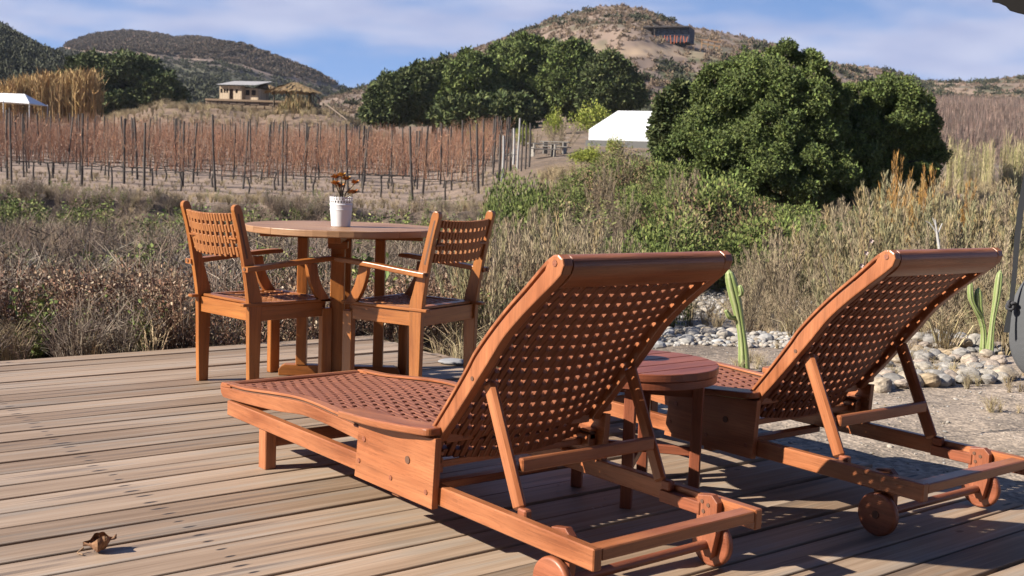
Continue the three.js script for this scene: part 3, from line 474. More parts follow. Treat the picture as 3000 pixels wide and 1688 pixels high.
// ---------- round side table between the loungers ----------
{
  reseed(818);
  const cx = 0.43, cz = 3.715, t = thing('side_table', 'small round slatted reddish teak side table between the two loungers', 'side table', [cx, 0, -cz], THREE.MathUtils.degToRad(90 - 51.8));
  const Rt = 0.256, h = 0.442, gap = 0.006, n = 6, bw = (2 * Rt + gap) / n;
  for (let k = 0; k < n; k++) {
    const y0 = -Rt + k * bw, y1 = y0 + bw - gap, pts = []; for (let i = 0; i <= 12; i++) { const y = lerp(y0, y1, i / 12); pts.push([Math.sqrt(Math.max(0, Rt * Rt - y * y)), y]); } for (let i = 12; i >= 0; i--) { const y = lerp(y0, y1, i / 12); pts.push([-Math.sqrt(Math.max(0, Rt * Rt - y * y)), y]); }
    const g = new THREE.ExtrudeGeometry(new THREE.Shape(pts.map((q) => new THREE.Vector2(...q))), { depth: 0.020, bevelEnabled: true, bevelThickness: 0.003, bevelSize: 0.003, bevelOffset: -0.003, bevelSegments: 2 });
    g.rotateX(-Math.PI / 2).translate(0, h - 0.023, 0); part(t, 'top_slat', grain(g, 0), M.side);
  }
  const ring = new THREE.Shape(); ring.absarc(0, 0, Rt - 0.004, 0, 2 * Math.PI); const ho = new THREE.Path(); ho.absarc(0, 0, Rt - 0.045, 0, 2 * Math.PI); ring.holes.push(ho);
  part(t, 'top_ring', grain(new THREE.ExtrudeGeometry(ring, { depth: 0.022, bevelEnabled: true, bevelThickness: 0.002, bevelSize: 0.002, bevelOffset: -0.002, bevelSegments: 1, curveSegments: 48 }).rotateX(-Math.PI / 2).translate(0, h - 0.050, 0), 0), M.side);
  const turn = -THREE.MathUtils.degToRad(90 - 51.8);
  for (let k = 0; k < 4; k++) { const a = turn + k * Math.PI / 2, x = Math.cos(a) * 0.195, z = Math.sin(a) * 0.195; const g = cbox(0.036, h - 0.055, 0.036, 0.003); part(t, 'leg', g.rotateY(-a).translate(x, (h - 0.055) / 2, z), M.side); }
  for (let k = 0; k < 2; k++) { const a = turn + k * Math.PI / 2; part(t, 'apron', cbox(0.355, 0.05, 0.018, 0.002).rotateY(-a).translate(0, h - 0.083 - k * 0.0005, 0), M.side); part(t, 'stretcher', cbox(0.355, 0.028, 0.020, 0.002).rotateY(-a).translate(0, 0.125 + k * 0.029, 0), M.side); }
  const c = thing('small_pot', 'small pale pot on the slatted side table, half hidden by the lounger back', 'pot', [cx - 0.085, h + 0.0005, -(cz + 0.02)]);
  const pot = part(c, 'pot', new THREE.LatheGeometry([[0, 0.001], [0.040, 0], [0.043, 0.003], [0.052, 0.078], [0.054, 0.080], [0.054, 0.090], [0.047, 0.090], [0.042, 0.012], [0, 0.012]].map((q) => new THREE.Vector2(...q)), 36), M.white);
  part(c, 'soil', new THREE.CylinderGeometry(0.045, 0.044, 0.004, 20).translate(0, 0.074, 0), new THREE.MeshStandardMaterial({ color: C(0.08, 0.06, 0.04), roughness: 1 }));
}
// =====================================================================
// PLANTS: prototypes
// =====================================================================
function proto(fn, s, unit) { reseed(s); const b = new GB(); fn(b); const g = b.geo(); if (unit) { g.computeBoundingBox(); g.scale(1, 1 / g.boundingBox.max.y, 1); } return g; }
const twigProto = (s, k0, k1, n = 26, h = 0.9, sp = 0.34) => proto((b) => {
  for (let i = 0; i < n; i++) {
    const a = R() * 6.283, r = R() * 0.14, H = h * rr(0.45, 1), l = sp * rr(0.3, 1.2), o = [Math.cos(a) * r, -0.03, Math.sin(a) * r], m = [o[0] + Math.cos(a + rn()) * l * 0.45, H * 0.55, o[2] + Math.sin(a + rn()) * l * 0.45], t = [m[0] + Math.cos(a + rn() * 1.4) * l * 0.6, H, m[2] + Math.sin(a + rn() * 1.4) * l * 0.6], k = vary(R() < 0.5 ? k0 : k1, 0.25);
    b.stick(o, m, 0.0065, 0.0050, k); b.stick(m, t, 0.0050, 0.0018, k);
    for (let j = 0; j < 5; j++) { const f = rr(0.25, 1), q = f < 0.55 ? o.map((v, c) => lerp(v, m[c], f / 0.55)) : m.map((v, c) => lerp(v, t[c], (f - 0.55) / 0.45)), d = rdir(), L = rr(0.08, 0.24); b.stick(q, [q[0] + d[0] * L, q[1] + Math.abs(d[1]) * L * 0.8 + 0.03, q[2] + d[2] * L], 0.0036, 0.0012, vary(k, 0.2)); }
  }
}, s);
const leafyProto = (s, stem, leafs, n = 12, per = 16, h = 0.6, sp = 0.2, size = 0.026, wide = 0.34) => proto((b) => {
  for (let i = 0; i < n; i++) {
    const a = R() * 6.283, H = h * rr(0.5, 1), l = sp * rr(0.3, 1.2), o = [rn() * 0.08, -0.03, rn() * 0.08], t = [o[0] + Math.cos(a) * l, H, o[2] + Math.sin(a) * l];
    b.stick(o, t, 0.0035, 0.0012, vary(stem, 0.2));
    for (let j = 0; j < per; j++) { const f = rr(0.2, 1.02), q = o.map((v, c) => lerp(v, t[c], f)), d = rdir(); d[1] = d[1] * 0.6 + 0.3; const sd = rdir(), L = size * rr(0.6, 1.4); b.leaf([q[0] + d[0] * 0.02, q[1], q[2] + d[2] * 0.02], d, sd, L, L * wide, vary(pick(leafs), 0.28)); }
  }
}, s);
const broomProto = (s, cols, stemC, n = 22, h = 1, sp = 0.40, fat = 1) => proto((b) => {   // feathery plumes: fine short needles round each rising stem
  for (let i = 0; i < n; i++) {
    const a = R() * 6.283, H = h * rr(0.5, 1), l = sp * Math.sqrt(R()), o = [Math.cos(a) * l * 0.25, -0.03, Math.sin(a) * l * 0.25], t = [Math.cos(a) * l + rn() * 0.06, H * (1 - 0.22 * l / sp), Math.sin(a) * l + rn() * 0.06];
    b.stick(o, t, 0.006, 0.0015, vary(stemC, 0.2)); const kk = vary(pick(cols), 0.14), D = t.map((q, c) => q - o[c]);
    for (let j = 0; j < 150; j++) { const f = 0.30 + 0.70 * Math.pow(R(), 0.8), q = o.map((x, c) => x + D[c] * f), w = 0.075 * fat * (1.06 - f) * (0.5 + R()) + 0.006, an = R() * 6.283, d = [Math.cos(an) * 0.34 + D[0] * 0.9, 0.9 + R() * 0.4, Math.sin(an) * 0.34 + D[2] * 0.9], L = Math.hypot(...d); b.leaf([q[0] + Math.cos(an) * w * R(), q[1] - 0.01, q[2] + Math.sin(an) * w * R()], d.map((x) => x / L), rdir(), rr(0.03, 0.07), 0.0036, vary(kk, 0.22)); }
  }
}, s, true);
const bushProto = (s, leafs, twig, n = 2100, size = 0.058, squash = 0.8) => proto((b) => {
  const puffs = []; for (let i = 0; i < 16; i++) { const d = rdir(); puffs.push([d[0] * rr(0.2, 0.72), Math.abs(d[1]) * squash * rr(0.2, 0.8) + 0.22, d[2] * rr(0.2, 0.72), rr(0.2, 0.36)]); }
  for (let i = 0; i < n; i++) { const p = pick(puffs), d = rdir(), r = p[3] * Math.pow(R(), 0.4), o = [p[0] + d[0] * r, Math.max(0.02, p[1] + d[1] * r), p[2] + d[2] * r], e = [d[0] + rn() * 0.6, d[1] * 0.6 + 0.35 + rn() * 0.4, d[2] + rn() * 0.6], L = Math.hypot(...e); b.leaf(o, e.map((v) => v / L), rdir(), size * rr(0.6, 1.4), size * 0.34, vary(pick(leafs), 0.3)); }
  for (let i = 0; i < 26; i++) { const p = pick(puffs); b.stick([rn() * 0.08, -0.05, rn() * 0.08], [p[0] + rn() * 0.2, p[1] + p[3] * rr(0.3, 1.0), p[2] + rn() * 0.2], 0.012, 0.003, vary(twig, 0.2)); }
}, s, true);
const tuftProto = (s, cols, n = 26, h = 0.3, sp = 0.16) => proto((b) => { for (let i = 0; i < n; i++) { const a = R() * 6.283, H = h * rr(0.5, 1), l = sp * rr(0.2, 1.2), o = [rn() * 0.05, -0.02, rn() * 0.05], m = [o[0] + Math.cos(a) * l * 0.4, H * 0.65, o[2] + Math.sin(a) * l * 0.4], t = [o[0] + Math.cos(a) * l, H * rr(0.75, 1), o[2] + Math.sin(a) * l], k = vary(pick(cols), 0.25); b.stick(o, m, 0.0028, 0.002, k); b.stick(m, t, 0.002, 0, k); } }, s);
const onDeck = (x, z, m = 0.05) => { const s = Math.sin(TP) * x + Math.cos(TP) * z, d = -Math.cos(TP) * x + Math.sin(TP) * z; return s < S1 + m && d < DEDGE + m; };
const dOf = (x, z) => -Math.cos(TP) * x + Math.sin(TP) * z, sOf = (x, z) => Math.sin(TP) * x + Math.cos(TP) * z;
function field(name, geos, spots, label, category, tint) {
  const per = geos.map(() => []); spots.forEach((s) => per[Math.floor(R() * geos.length)].push(s));
  const root = new THREE.Group(); root.name = numbered(name); scene.add(root); tag(root, label, category, null, 'stuff');
  per.forEach((list, i) => {
    if (!list.length) return; const im = new THREE.InstancedMesh(geos[i], M.leaf, list.length); im.name = name + '_mass'; im.castShadow = im.receiveShadow = true; im.userData.kind = 'stuff';
    const o = new THREE.Object3D(), c = new THREE.Color();
    list.forEach(([x, y, z, sc, sy], k) => { o.position.set(x, y, -z); o.rotation.set(rn() * 0.12, R() * 6.283, rn() * 0.12); o.scale.set(sc, sc * (sy ?? 1), sc); o.updateMatrix(); im.setMatrixAt(k, o.matrix); const t = tint ? tint(x, z) : 1, f = rr(0.72, 1.22) * t; c.setRGB(f * rr(0.95, 1.05), f, f * rr(0.92, 1.04)); im.setColorAt(k, c); });
    root.add(im);
  });
  return root;
}
const spotsIn = (n, q0, q1, z0, z1, ok, sc) => { const out = []; let guard = 0; while (out.length < n && guard++ < n * 12) { const z = Math.sqrt(lerp(z0 * z0, z1 * z1, R())), x = rr(q0, q1) * z; if (onDeck(x, z) || !ok(x, z, x / z)) continue; out.push([x, G(x, z), z, sc(x, z)]); } return out; };
const greyBrown = [0.31, 0.235, 0.185], paleTwig = [0.46, 0.38, 0.30], darkTwig = [0.17, 0.12, 0.09];

// ---------- brush filling the hollow between the deck and the vineyard ----------
const twigs = [twigProto(11, greyBrown, paleTwig), twigProto(12, greyBrown, darkTwig), twigProto(13, [0.27, 0.19, 0.13], greyBrown, 30, 1.0, 0.42), twigProto(14, darkTwig, paleTwig, 24, 0.8, 0.5)];
reseed(1001);
const hollow = (x, z, q) => q < lerp(0.03, 0.10, sstep(8, 20, z));
field('dry_brush', twigs, spotsIn(4200, -0.62, 0.11, 6.2, 21.4, (x, z, q) => hollow(x, z, q) && dOf(x, z) > 6.35, (x, z) => rr(0.45, 0.85) * (dOf(x, z) < 7.4 ? 0.62 : 1) * (1 - 0.55 * sstep(15, 19, z)) * (0.35 + 1.4 * fbm(x * 0.6, z * 0.6, 3, 71))), 'grey-brown leafless brush filling the hollow behind the deck', 'brush');
const redLeaf = [0, 1, 2].map((i) => leafyProto(21 + i, [0.20, 0.10, 0.06], [[0.36, 0.19, 0.115], [0.42, 0.26, 0.165], [0.29, 0.16, 0.10], [0.54, 0.42, 0.31], [0.40, 0.29, 0.19]], 14, 26, 0.62, 0.22, 0.021, 0.42));
reseed(1002);
field('russet_weeds', redLeaf, spotsIn(1000, -0.62, 0.06, 5.2, 11.5, (x, z, q) => { const d = dOf(x, z); return d > 6.2 && d < 7.7 + 2.2 * fbm(x, z, 2, 5) && fbm(x * 0.8, z * 0.8, 3, 15) > 0.36 && q < 0.03; }, (x, z) => rr(0.5, 1.05)), 'russet dead-leaved weeds crowding the far edge of the deck', 'weeds');
const green = [0, 1, 2].map((i) => leafyProto(31 + i, [0.16, 0.17, 0.05], [[0.19, 0.25, 0.05], [0.26, 0.31, 0.08], [0.14, 0.19, 0.045], [0.34, 0.34, 0.11]], 9, 24, 0.75, 0.16, 0.055, 0.24));
reseed(1003);
field('green_weeds', green, [...spotsIn(420, -0.62, 0.10, 8.5, 19.5, (x, z, q) => hollow(x, z, q) && fbm(x * 0.55, z * 0.55, 3, 25) > 0.52, () => rr(0.6, 1.15)), ...spotsIn(70, -0.5, 0.02, 6.3, 8.8, (x, z) => dOf(x, z) > 6.25 && fbm(x * 1.2, z * 1.2, 2, 27) > 0.56, () => rr(0.35, 0.7)), ...spotsIn(60, -0.45, 0.0, 19.5, 25, (x, z) => fbm(x, z, 2, 28) > 0.5, () => rr(0.25, 0.5))], 'bright green sprigs scattered among the dead brush', 'weeds');
const tufts = [0, 1, 2].map((i) => tuftProto(41 + i, [[0.46, 0.36, 0.20], [0.38, 0.29, 0.17], [0.52, 0.42, 0.26], [0.30, 0.22, 0.13]], 30, 0.32, 0.2));
reseed(1004);
field('dry_grass', tufts, [...spotsIn(2600, -0.6, 0.10, 6.2, 23, (x, z, q) => hollow(x, z, q), (x, z) => rr(0.5, 1.3) * (z > 20 ? 0.7 : 1)), ...spotsIn(1300, -0.5, 0.0, 22, 40, (x, z) => true, () => rr(0.25, 0.6)), ...spotsIn(2600, 0.02, 0.6, 7.6, 34, (x, z, q) => z > 7.4 + 3 * sstep(0.3, 0.15, q) && (z > 14.5 || q < 0.07 || q > 0.2 || fbm(x * 0.8, z * 0.8, 3, 61) < 0.47), () => rr(0.5, 1.4)), ...spotsIn(900, -0.36, -0.11, 84, 100, () => true, () => rr(1.0, 2.4)), ...spotsIn(140, 0.2, 0.5, 5.6, 7.8, (x, z, q) => sOf(x, z) > 4.6 && fbm(x * 2, z * 2, 2, 7) > 0.5, () => rr(0.15, 0.4))], 'dry straw-coloured grass tufts over the banks', 'grass');

// ---------- shrubs one can tell apart ----------
const broomOlive = [0, 1, 2].map((i) => broomProto(51 + i, [[0.37, 0.32, 0.165], [0.33, 0.31, 0.165], [0.43, 0.33, 0.16], [0.38, 0.31, 0.19]], [0.30, 0.22, 0.14])), broomGold = [0, 1].map((i) => broomProto(55 + i, [[0.60, 0.33, 0.085], [0.54, 0.28, 0.07], [0.56, 0.36, 0.12]], [0.32, 0.20, 0.11], 20, 1, 0.18, 1.5)), broomTan = [0, 1].map((i) => broomProto(58 + i, [[0.38, 0.295, 0.19], [0.33, 0.26, 0.17], [0.43, 0.345, 0.22]], [0.34, 0.25, 0.17]));
function shrub(name, label, geo, mat, x, z, w, h, group, cat = 'shrub') { const m = new THREE.Mesh(geo, mat); m.name = numbered(name); m.castShadow = m.receiveShadow = true; m.position.set(x, G(x, z), -z); m.rotation.y = R() * 6.283; m.scale.set(w, h, w); scene.add(m); return tag(m, label, cat, group); }
reseed(1101);
{
  const topR = curve1([[1880, 610], [1950, 575], [2040, 520], [2100, 490], [2150, 478], [2200, 455], [2260, 400], [2300, 440], [2340, 415], [2390, 445], [2480, 430], [2575, 415], [2700, 415]]);
  for (let k = 0; k < 66; k++) { const z = lerp(18, 9.0, k / 65), px = rr(1870, 2680), x = at(px, 500, z).x, g = G(x, z); if (px < 2080 && z < 12.5) continue; const top = at(px, topR(px) + 40 * R(), z).y - g, h = Math.min(top, rr(0.55, 0.95) + 1.25 * sstep(10, 15.5, z)), tan = R() < 0.3; if (h < 0.3) continue; const where = (z > 14 ? 'high on' : z > 11 ? 'halfway down' : 'at the foot of') + ' the right bank, ' + (px < 2200 ? 'left of the farther lounger' : px < 2440 ? 'above the farther lounger' : 'near the hanging strap'); shrub('broom_shrub', (tan ? 'straw-tan' : 'olive') + ' feathery broom shrub ' + where, pick(tan ? broomTan : broomOlive), M.leaf, x, z, h * rr(0.85, 1.25), h, 'broom ' + where); }
  for (const [px, py, z, w] of [[2262, 372, 15.5, 0.8], [2345, 405, 15, 0.75], [2318, 432, 14.5, 0.6], [2440, 440, 15.4, 0.6]]) { const x = at(px, py, z).x, h = at(px, py, z).y - G(x, z); shrub('golden_plume', px === 2262 ? 'tallest golden feathery plume shrub in front of the big oak' : 'golden feathery plume shrub right of the tallest plume', pick(broomGold), M.leaf, x, z, w * 1.3, h, 'golden plume shrubs'); }
  const topM = curve1([[1170, 540], [1230, 505], [1300, 495], [1380, 490], [1450, 505], [1520, 530], [1600, 560]]);
  for (let k = 0; k < 40; k++) { const z = lerp(17, 7.6, k / 39), px = rr(1200, 1560), x = at(px, 500, z).x, g = G(x, z); if (onDeck(x, z, 0.3)) continue; const h = Math.min(at(px, topM(px) + 40 * R(), z).y - g, rr(0.7, 1.2)); if (h < 0.3) continue; shrub('broom_shrub', (z > 12 ? 'back' : z > 9.5 ? 'middle' : 'front') + ' broom shrub of the thicket ' + (px < 1330 ? 'right behind the right armchair' : px < 1450 ? 'left of the nearer lounger head' : 'above the nearer lounger head'), pick(R() < 0.5 ? broomOlive : broomTan), M.leaf, x, z, h * rr(0.75, 1.05), h, 'broom thicket behind the armchair'); }
}
const bushG = [0, 1, 2].map((i) => bushProto(61 + i, [[0.15, 0.20, 0.04], [0.20, 0.255, 0.055], [0.11, 0.155, 0.03], [0.25, 0.28, 0.07]], [0.12, 0.09, 0.06])), bushO = [0, 1].map((i) => bushProto(65 + i, [[0.25, 0.25, 0.09], [0.31, 0.285, 0.115], [0.19, 0.21, 0.065], [0.35, 0.26, 0.14]], [0.16, 0.12, 0.08])), bushB = [0, 1].map((i) => bushProto(68 + i, [[0.25, 0.16, 0.08], [0.30, 0.20, 0.10], [0.18, 0.15, 0.06], [0.20, 0.125, 0.07]], [0.18, 0.13, 0.09], 1000)), bushY = [bushProto(71, [[0.33, 0.38, 0.05], [0.40, 0.43, 0.07], [0.25, 0.31, 0.04]], [0.14, 0.11, 0.07], 2600, 0.075)], bushD = [0, 1].map((i) => bushProto(73 + i, [[0.085, 0.12, 0.028], [0.11, 0.15, 0.035], [0.065, 0.09, 0.022]], [0.08, 0.06, 0.045]));
reseed(1201);
const setBush = (px, pyTop, z, wpx, geos, label, group, name = 'leafy_shrub') => { const p = at(px, pyTop, z), g = G(p.x, z), h = p.y - g; return shrub(name, label, pick(geos), M.leaf, p.x, z, wid(wpx, z) * 0.62, h, group); };
setBush(1310, 415, 19, 150, bushG, 'dark green rounded bush at the right end of the vineyard', null);
setBush(1255, 440, 18, 100, bushG, 'smaller green bush left of the rounded one at the vineyard end', null);
setBush(1380, 455, 17.5, 90, bushG, 'low green bush leaning right of the rounded one at the vineyard end', null);
for (const [px, py, z, w, l] of [[1280, 428, 17, 130, 'leafy green bush in front of the rounded bush at the vineyard end'], [1350, 440, 16, 130, 'spreading green bush just right of the bare posts'], [1240, 475, 14, 110, 'lower green bush right above the right armchair back']]) setBush(px, py, z, w, bushG, l, null);
setBush(1560, 345, 33, 150, bushO, 'grey-green shrub right in front of the white tent', null);
setBush(1490, 355, 36, 110, bushY, 'yellow-green shrub at the left foot of the white tent', null);
for (let k = 0; k < 120; k++) { const z = lerp(32, 14.4, k / 119), px = rr(1400, 1990), lim = curve1([[1400, 470], [1470, 405], [1550, 372], [1650, 372], [1760, 400], [1860, 440], [1990, 540]])(px), p = at(px, lim + rr(0, 30), z), g = G(p.x, z), h = Math.min(p.y - g, rr(0.55, 1.35)), t = R(); if (h < 0.3) continue; const where = (z > 24 ? 'high on' : z > 18 ? 'midway down' : 'at the foot of') + ' the slope ' + (px < 1600 ? 'below the white tent' : px < 1800 ? 'between the tent and the big oak' : 'under the left side of the big oak'), kind = t < 0.48 ? 'green' : t < 0.76 ? 'olive' : t < 0.90 ? 'brown-leaved' : 'straw-coloured'; shrub('slope_shrub', kind + ' shrub ' + where, pick(t < 0.48 ? bushG : t < 0.76 ? bushO : t < 0.90 ? bushB : broomTan), M.leaf, p.x, z, h * rr(0.6, 0.85), h, kind + ' shrubs ' + where); }
for (let k = 0; k < 34; k++) { const z = rr(16, 22), px = rr(1740, 2380); setBush(px, rr(500, 570), z, rr(120, 190), R() < 0.6 ? bushD : bushG, 'dark leafy undergrowth bush beneath the big oak', 'undergrowth beneath the oak', 'undergrowth_bush'); }
for (let k = 0; k < 10; k++) { const z = rr(9.5, 13), px = rr(1480, 1700); setBush(px, rr(575, 630), z, rr(90, 140), R() < 0.6 ? bushG : bushO, 'leafy green shrub at the creek edge behind the nearer lounger', 'shrubs at the creek edge', 'creek_shrub'); }
for (let k = 0; k < 9; k++) { const z = rr(8.6, 11.5), px = rr(1860, 2150); shrub('broom_shrub', 'low straw-olive broom shrub behind the left cactus', pick(broomTan), M.leaf, at(px, 700, z).x, z, rr(0.35, 0.6), rr(0.4, 0.75), 'low broom shrubs by the cactus'); }

// ---------- gravel of the creek bed, pebbles on the path ----------
const stoneGeo = (s, k = 1, det = 2) => { const g = new THREE.IcosahedronGeometry(1, det), p = g.attributes.position; for (let i = 0; i < p.count; i++) { const v = [p.getX(i), p.getY(i), p.getZ(i)], n = 1 + 0.34 * k * (fbm(v[0] * 1.2 + v[2] * 0.7 + s * 3.1 + 9, v[1] * 1.2 - v[2] * 0.6 + s + 9, 3, s) - 0.5); p.setXYZ(i, v[0] * n, v[1] * n * 0.72, v[2] * n); } g.computeVertexNormals(); return g; };
{
  reseed(1301);
  const mat = new THREE.MeshStandardMaterial({ color: C(K, K, K), roughness: 0.9 }), geos = [stoneGeo(3, 1, 1), stoneGeo(4, 1, 1), stoneGeo(5, 1, 1)], lay = (name, label, list) => {
    const root = new THREE.Group(); root.name = numbered(name); scene.add(root); tag(root, label, 'gravel', null, 'stuff');
    geos.forEach((g, i) => { const L = list.filter((_, k) => k % 3 === i), im = new THREE.InstancedMesh(g, mat, L.length), o = new THREE.Object3D(), c = new THREE.Color(); im.name = name + '_mass'; im.castShadow = im.receiveShadow = true; im.userData.kind = 'stuff'; L.forEach(([x, z, s], k) => { o.position.set(x, G(x, z) + s * 0.25, -z); o.rotation.set(rn() * 0.4, R() * 6.3, rn() * 0.4); o.scale.set(s, s * rr(0.6, 1), s * rr(0.7, 1)); o.updateMatrix(); im.setMatrixAt(k, o.matrix); const f = name === 'path_pebbles' ? rr(0.22, 0.46) : rr(0.26, 0.54), w = rr(0.0, 0.07); c.setRGB(f + w, f, f - w * 1.2); im.setColorAt(k, c); }); root.add(im); });
  };
  const l1 = []; while (l1.length < 5600) { const z = rr(7.6, 15), q = rr(0.015, 0.27), x = q * z; if (onDeck(x, z, 0.15) || fbm(x * 0.8, z * 0.8, 3, 61) < 0.46) continue; l1.push([x, z, rr(0.010, 0.026) * (R() < 0.06 ? 2.4 : 1)]); }
  lay('creek_gravel', 'pale grey cobbles and gravel of the dry creek bed', l1);
  const l2 = []; while (l2.length < 2600) { const z = rr(2.6, 8.6), x = rr(0.4, 4.6); if (onDeck(x, z, 0.02)) continue; l2.push([x, z, rr(0.0025, 0.007) * (R() < 0.04 ? 2 : 1)]); }
  lay('path_pebbles', 'small pebbles strewn over the dirt path beside the deck', l2);
}

// =====================================================================
// VINEYARD
// =====================================================================
{
  const barkC = [0.060, 0.048, 0.042], caneC = [[0.41, 0.19, 0.11], [0.48, 0.235, 0.13], [0.34, 0.155, 0.095], [0.50, 0.33, 0.22], [0.31, 0.21, 0.165], [0.40, 0.20, 0.115]];
  const mkVine = (s) => {
    reseed(s); const g = new THREE.Group();
    const tb = new GB(), bend = rn() * 0.10, o = [0, -0.06, 0], m = [bend, 0.26, rn() * 0.06], t = [rn() * 0.04, 0.54, 0]; tb.stick(o, m, 0.032, 0.026, barkC, 6); tb.stick(m, t, 0.026, 0.024, barkC, 6);
    const cb = new GB(), L = 0.88, ends = []; for (const sd of [-1, 1]) { let a = t; for (let k = 1; k <= 4; k++) { const b = [t[0] + sd * L * k / 4, 0.555 + rn() * 0.025 + (k === 1 ? 0.02 : 0), rn() * 0.03]; cb.stick(a, b, 0.020 - k * 0.002, 0.018 - k * 0.002, barkC, 5); a = b; ends.push(b); } }
    const kb = new GB(); for (let i = 0; i < 50; i++) { const x = rr(-L, L), h = rr(0.45, 1.38), q = [x, 0.56, rn() * 0.03], k = vary(pick(caneC), 0.2), m2 = [x + rn() * 0.22, 0.56 + h * 0.5, rn() * 0.2], e = [m2[0] + rn() * 0.38, 0.56 + h, m2[2] + rn() * 0.35]; kb.stick(q, m2, 0.0065, 0.0055, k); kb.stick(m2, e, 0.0055, 0.002, k); for (let j = 0; j < 3; j++) { const f = R(), w = m2.map((v, c) => lerp(v, e[c], f)), d = rdir(); if (R() < 0.55) kb.leaf(w, d, rdir(), rr(0.03, 0.07), 0.018, vary(pick(caneC), 0.3)); else kb.stick(w, [w[0] + d[0] * 0.16, w[1] + Math.abs(d[1]) * 0.1, w[2] + d[2] * 0.16], 0.003, 0.001, k); } }
    for (const [n, b] of [['trunk', tb], ['cordon', cb], ['canes', kb]]) { const x = part(g, n, b.geo(), M.leaf); }
    return g;
  };
  const vines = [0, 1, 2, 3, 4].map((i) => mkVine(2000 + i * 7));
  const postM = new THREE.MeshStandardMaterial({ color: KC(0.075, 0.062, 0.056), roughness: 0.85 }), wireM = new THREE.MeshStandardMaterial({ color: C(0.03, 0.028, 0.028), roughness: 0.6 });
  const postG = [0, 1, 2].map((i) => { const g = new THREE.CylinderGeometry(0.022 + i * 0.004, 0.028 + i * 0.004, 2.0, 7, 3), p = g.attributes.position; reseed(60 + i); for (let k = 0; k < p.count; k++) { const y = p.getY(k); p.setX(k, p.getX(k) + Math.sin(y * 2 + i) * 0.010); } g.translate(0, 0.94, 0); g.computeVertexNormals(); return g; });
  const nth = (k) => ['first', 'second', 'third', 'fourth', 'fifth', 'sixth', 'seventh', 'eighth', 'ninth', 'tenth', 'eleventh', 'twelfth', 'thirteenth', 'fourteenth', 'fifteenth'][k] ?? (k + 1) + 'th', ord = ['front', 'second', 'third', 'fourth', 'fifth', 'sixth', 'seventh', 'eighth', 'ninth', 'tenth', 'eleventh', 'twelfth', 'thirteenth', 'fourteenth', 'fifteenth', 'sixteenth', 'seventeenth', 'rearmost'];
  reseed(2100);
  for (let r = 0; r < 18; r++) {
    const z = 30 + r * 2.65, xr = -0.015 * z - rr(0.2, 1.2) - (r < 3 ? 0.6 : 0), xl = -0.50 * z, rowName = ord[r] + ' row';
    let k = 0;
    for (let x = xr; x > xl; x -= 1.72 + rn() * 0.12, k++) {
      const zz = z + rn() * 0.1, v = vines[Math.floor(R() * 5)].clone(); v.name = numbered('grapevine'); v.position.set(x, G(x, zz), -zz); v.rotation.y = rn() * 0.06 + (R() < 0.5 ? Math.PI : 0); v.scale.set(rr(0.9, 1.08), rr(0.82, 1.12), 1); scene.add(v);
      tag(v, 'dormant russet grapevine, ' + nth(k) + ' from the right end of the vineyard\'s ' + rowName, 'grapevine', 'grapevines in the ' + rowName);
      if (r < 7 || k % 2 === 0) { const m = new THREE.Mesh(pick(postG), postM); m.name = numbered('trellis_post'); m.castShadow = m.receiveShadow = true; const px = x + 0.86 + rn() * 0.1; m.position.set(px, G(px, zz), -zz); m.rotation.set(rn() * 0.05, R() * 6, rn() * (r < 2 ? 0.2 : 0.12)); m.scale.y = rr(0.92, 1.04); scene.add(m); tag(m, 'dark wooden trellis post by the ' + nth(k) + ' vine from the right in the ' + rowName, 'post', 'trellis posts in the ' + rowName); }
    }
    if (r < 8) { const pts = []; for (let x = xr + 1; x > xl; x -= 0.8) pts.push(new THREE.Vector3(x, G(x, z) + 0.50 + Math.sin(x * 1.8) * 0.02, -z)); one('drip_line', new THREE.TubeGeometry(new THREE.CatmullRomCurve3(pts), 50, 0.008, 5), wireM, 'dark drip hose strung along the ' + rowName + ' of the vineyard', 'hose', 'drip hoses of the vineyard'); }
  }
  // bare posts at the right end of the rows
  const paleM = new THREE.MeshStandardMaterial({ color: KC(0.42, 0.41, 0.40), roughness: 0.8 });
  reseed(2200);
  for (const [px, py, z, h, pale] of [[1265, 420, 33, 1.35, 1], [1275, 400, 40, 1.5, 0], [1292, 392, 43, 1.35, 1], [1303, 400, 40, 1.75, 1], [1312, 412, 37, 1.5, 0], [1322, 410, 38, 1.45, 0], [1331, 405, 39, 1.5, 0], [1255, 425, 33, 1.4, 0], [1283, 408, 38, 1.4, 0]]) { const p = at(px, py, z), g = G(p.x, z); const m = new THREE.Mesh(pick(postG), pale ? paleM : postM); m.name = numbered('trellis_post'); m.castShadow = m.receiveShadow = true; m.position.set(p.x, g, -z); m.scale.set(pale ? 1.5 : 1.1, h / 1.95, pale ? 1.5 : 1.1); m.rotation.z = rn() * 0.03; scene.add(m); tag(m, pale ? 'thick pale grey post in the cluster at the right vineyard end' : 'bare dark post in the cluster at the right vineyard end', 'post', pale ? 'pale posts at the vineyard end' : 'dark posts at the vineyard end'); }
}

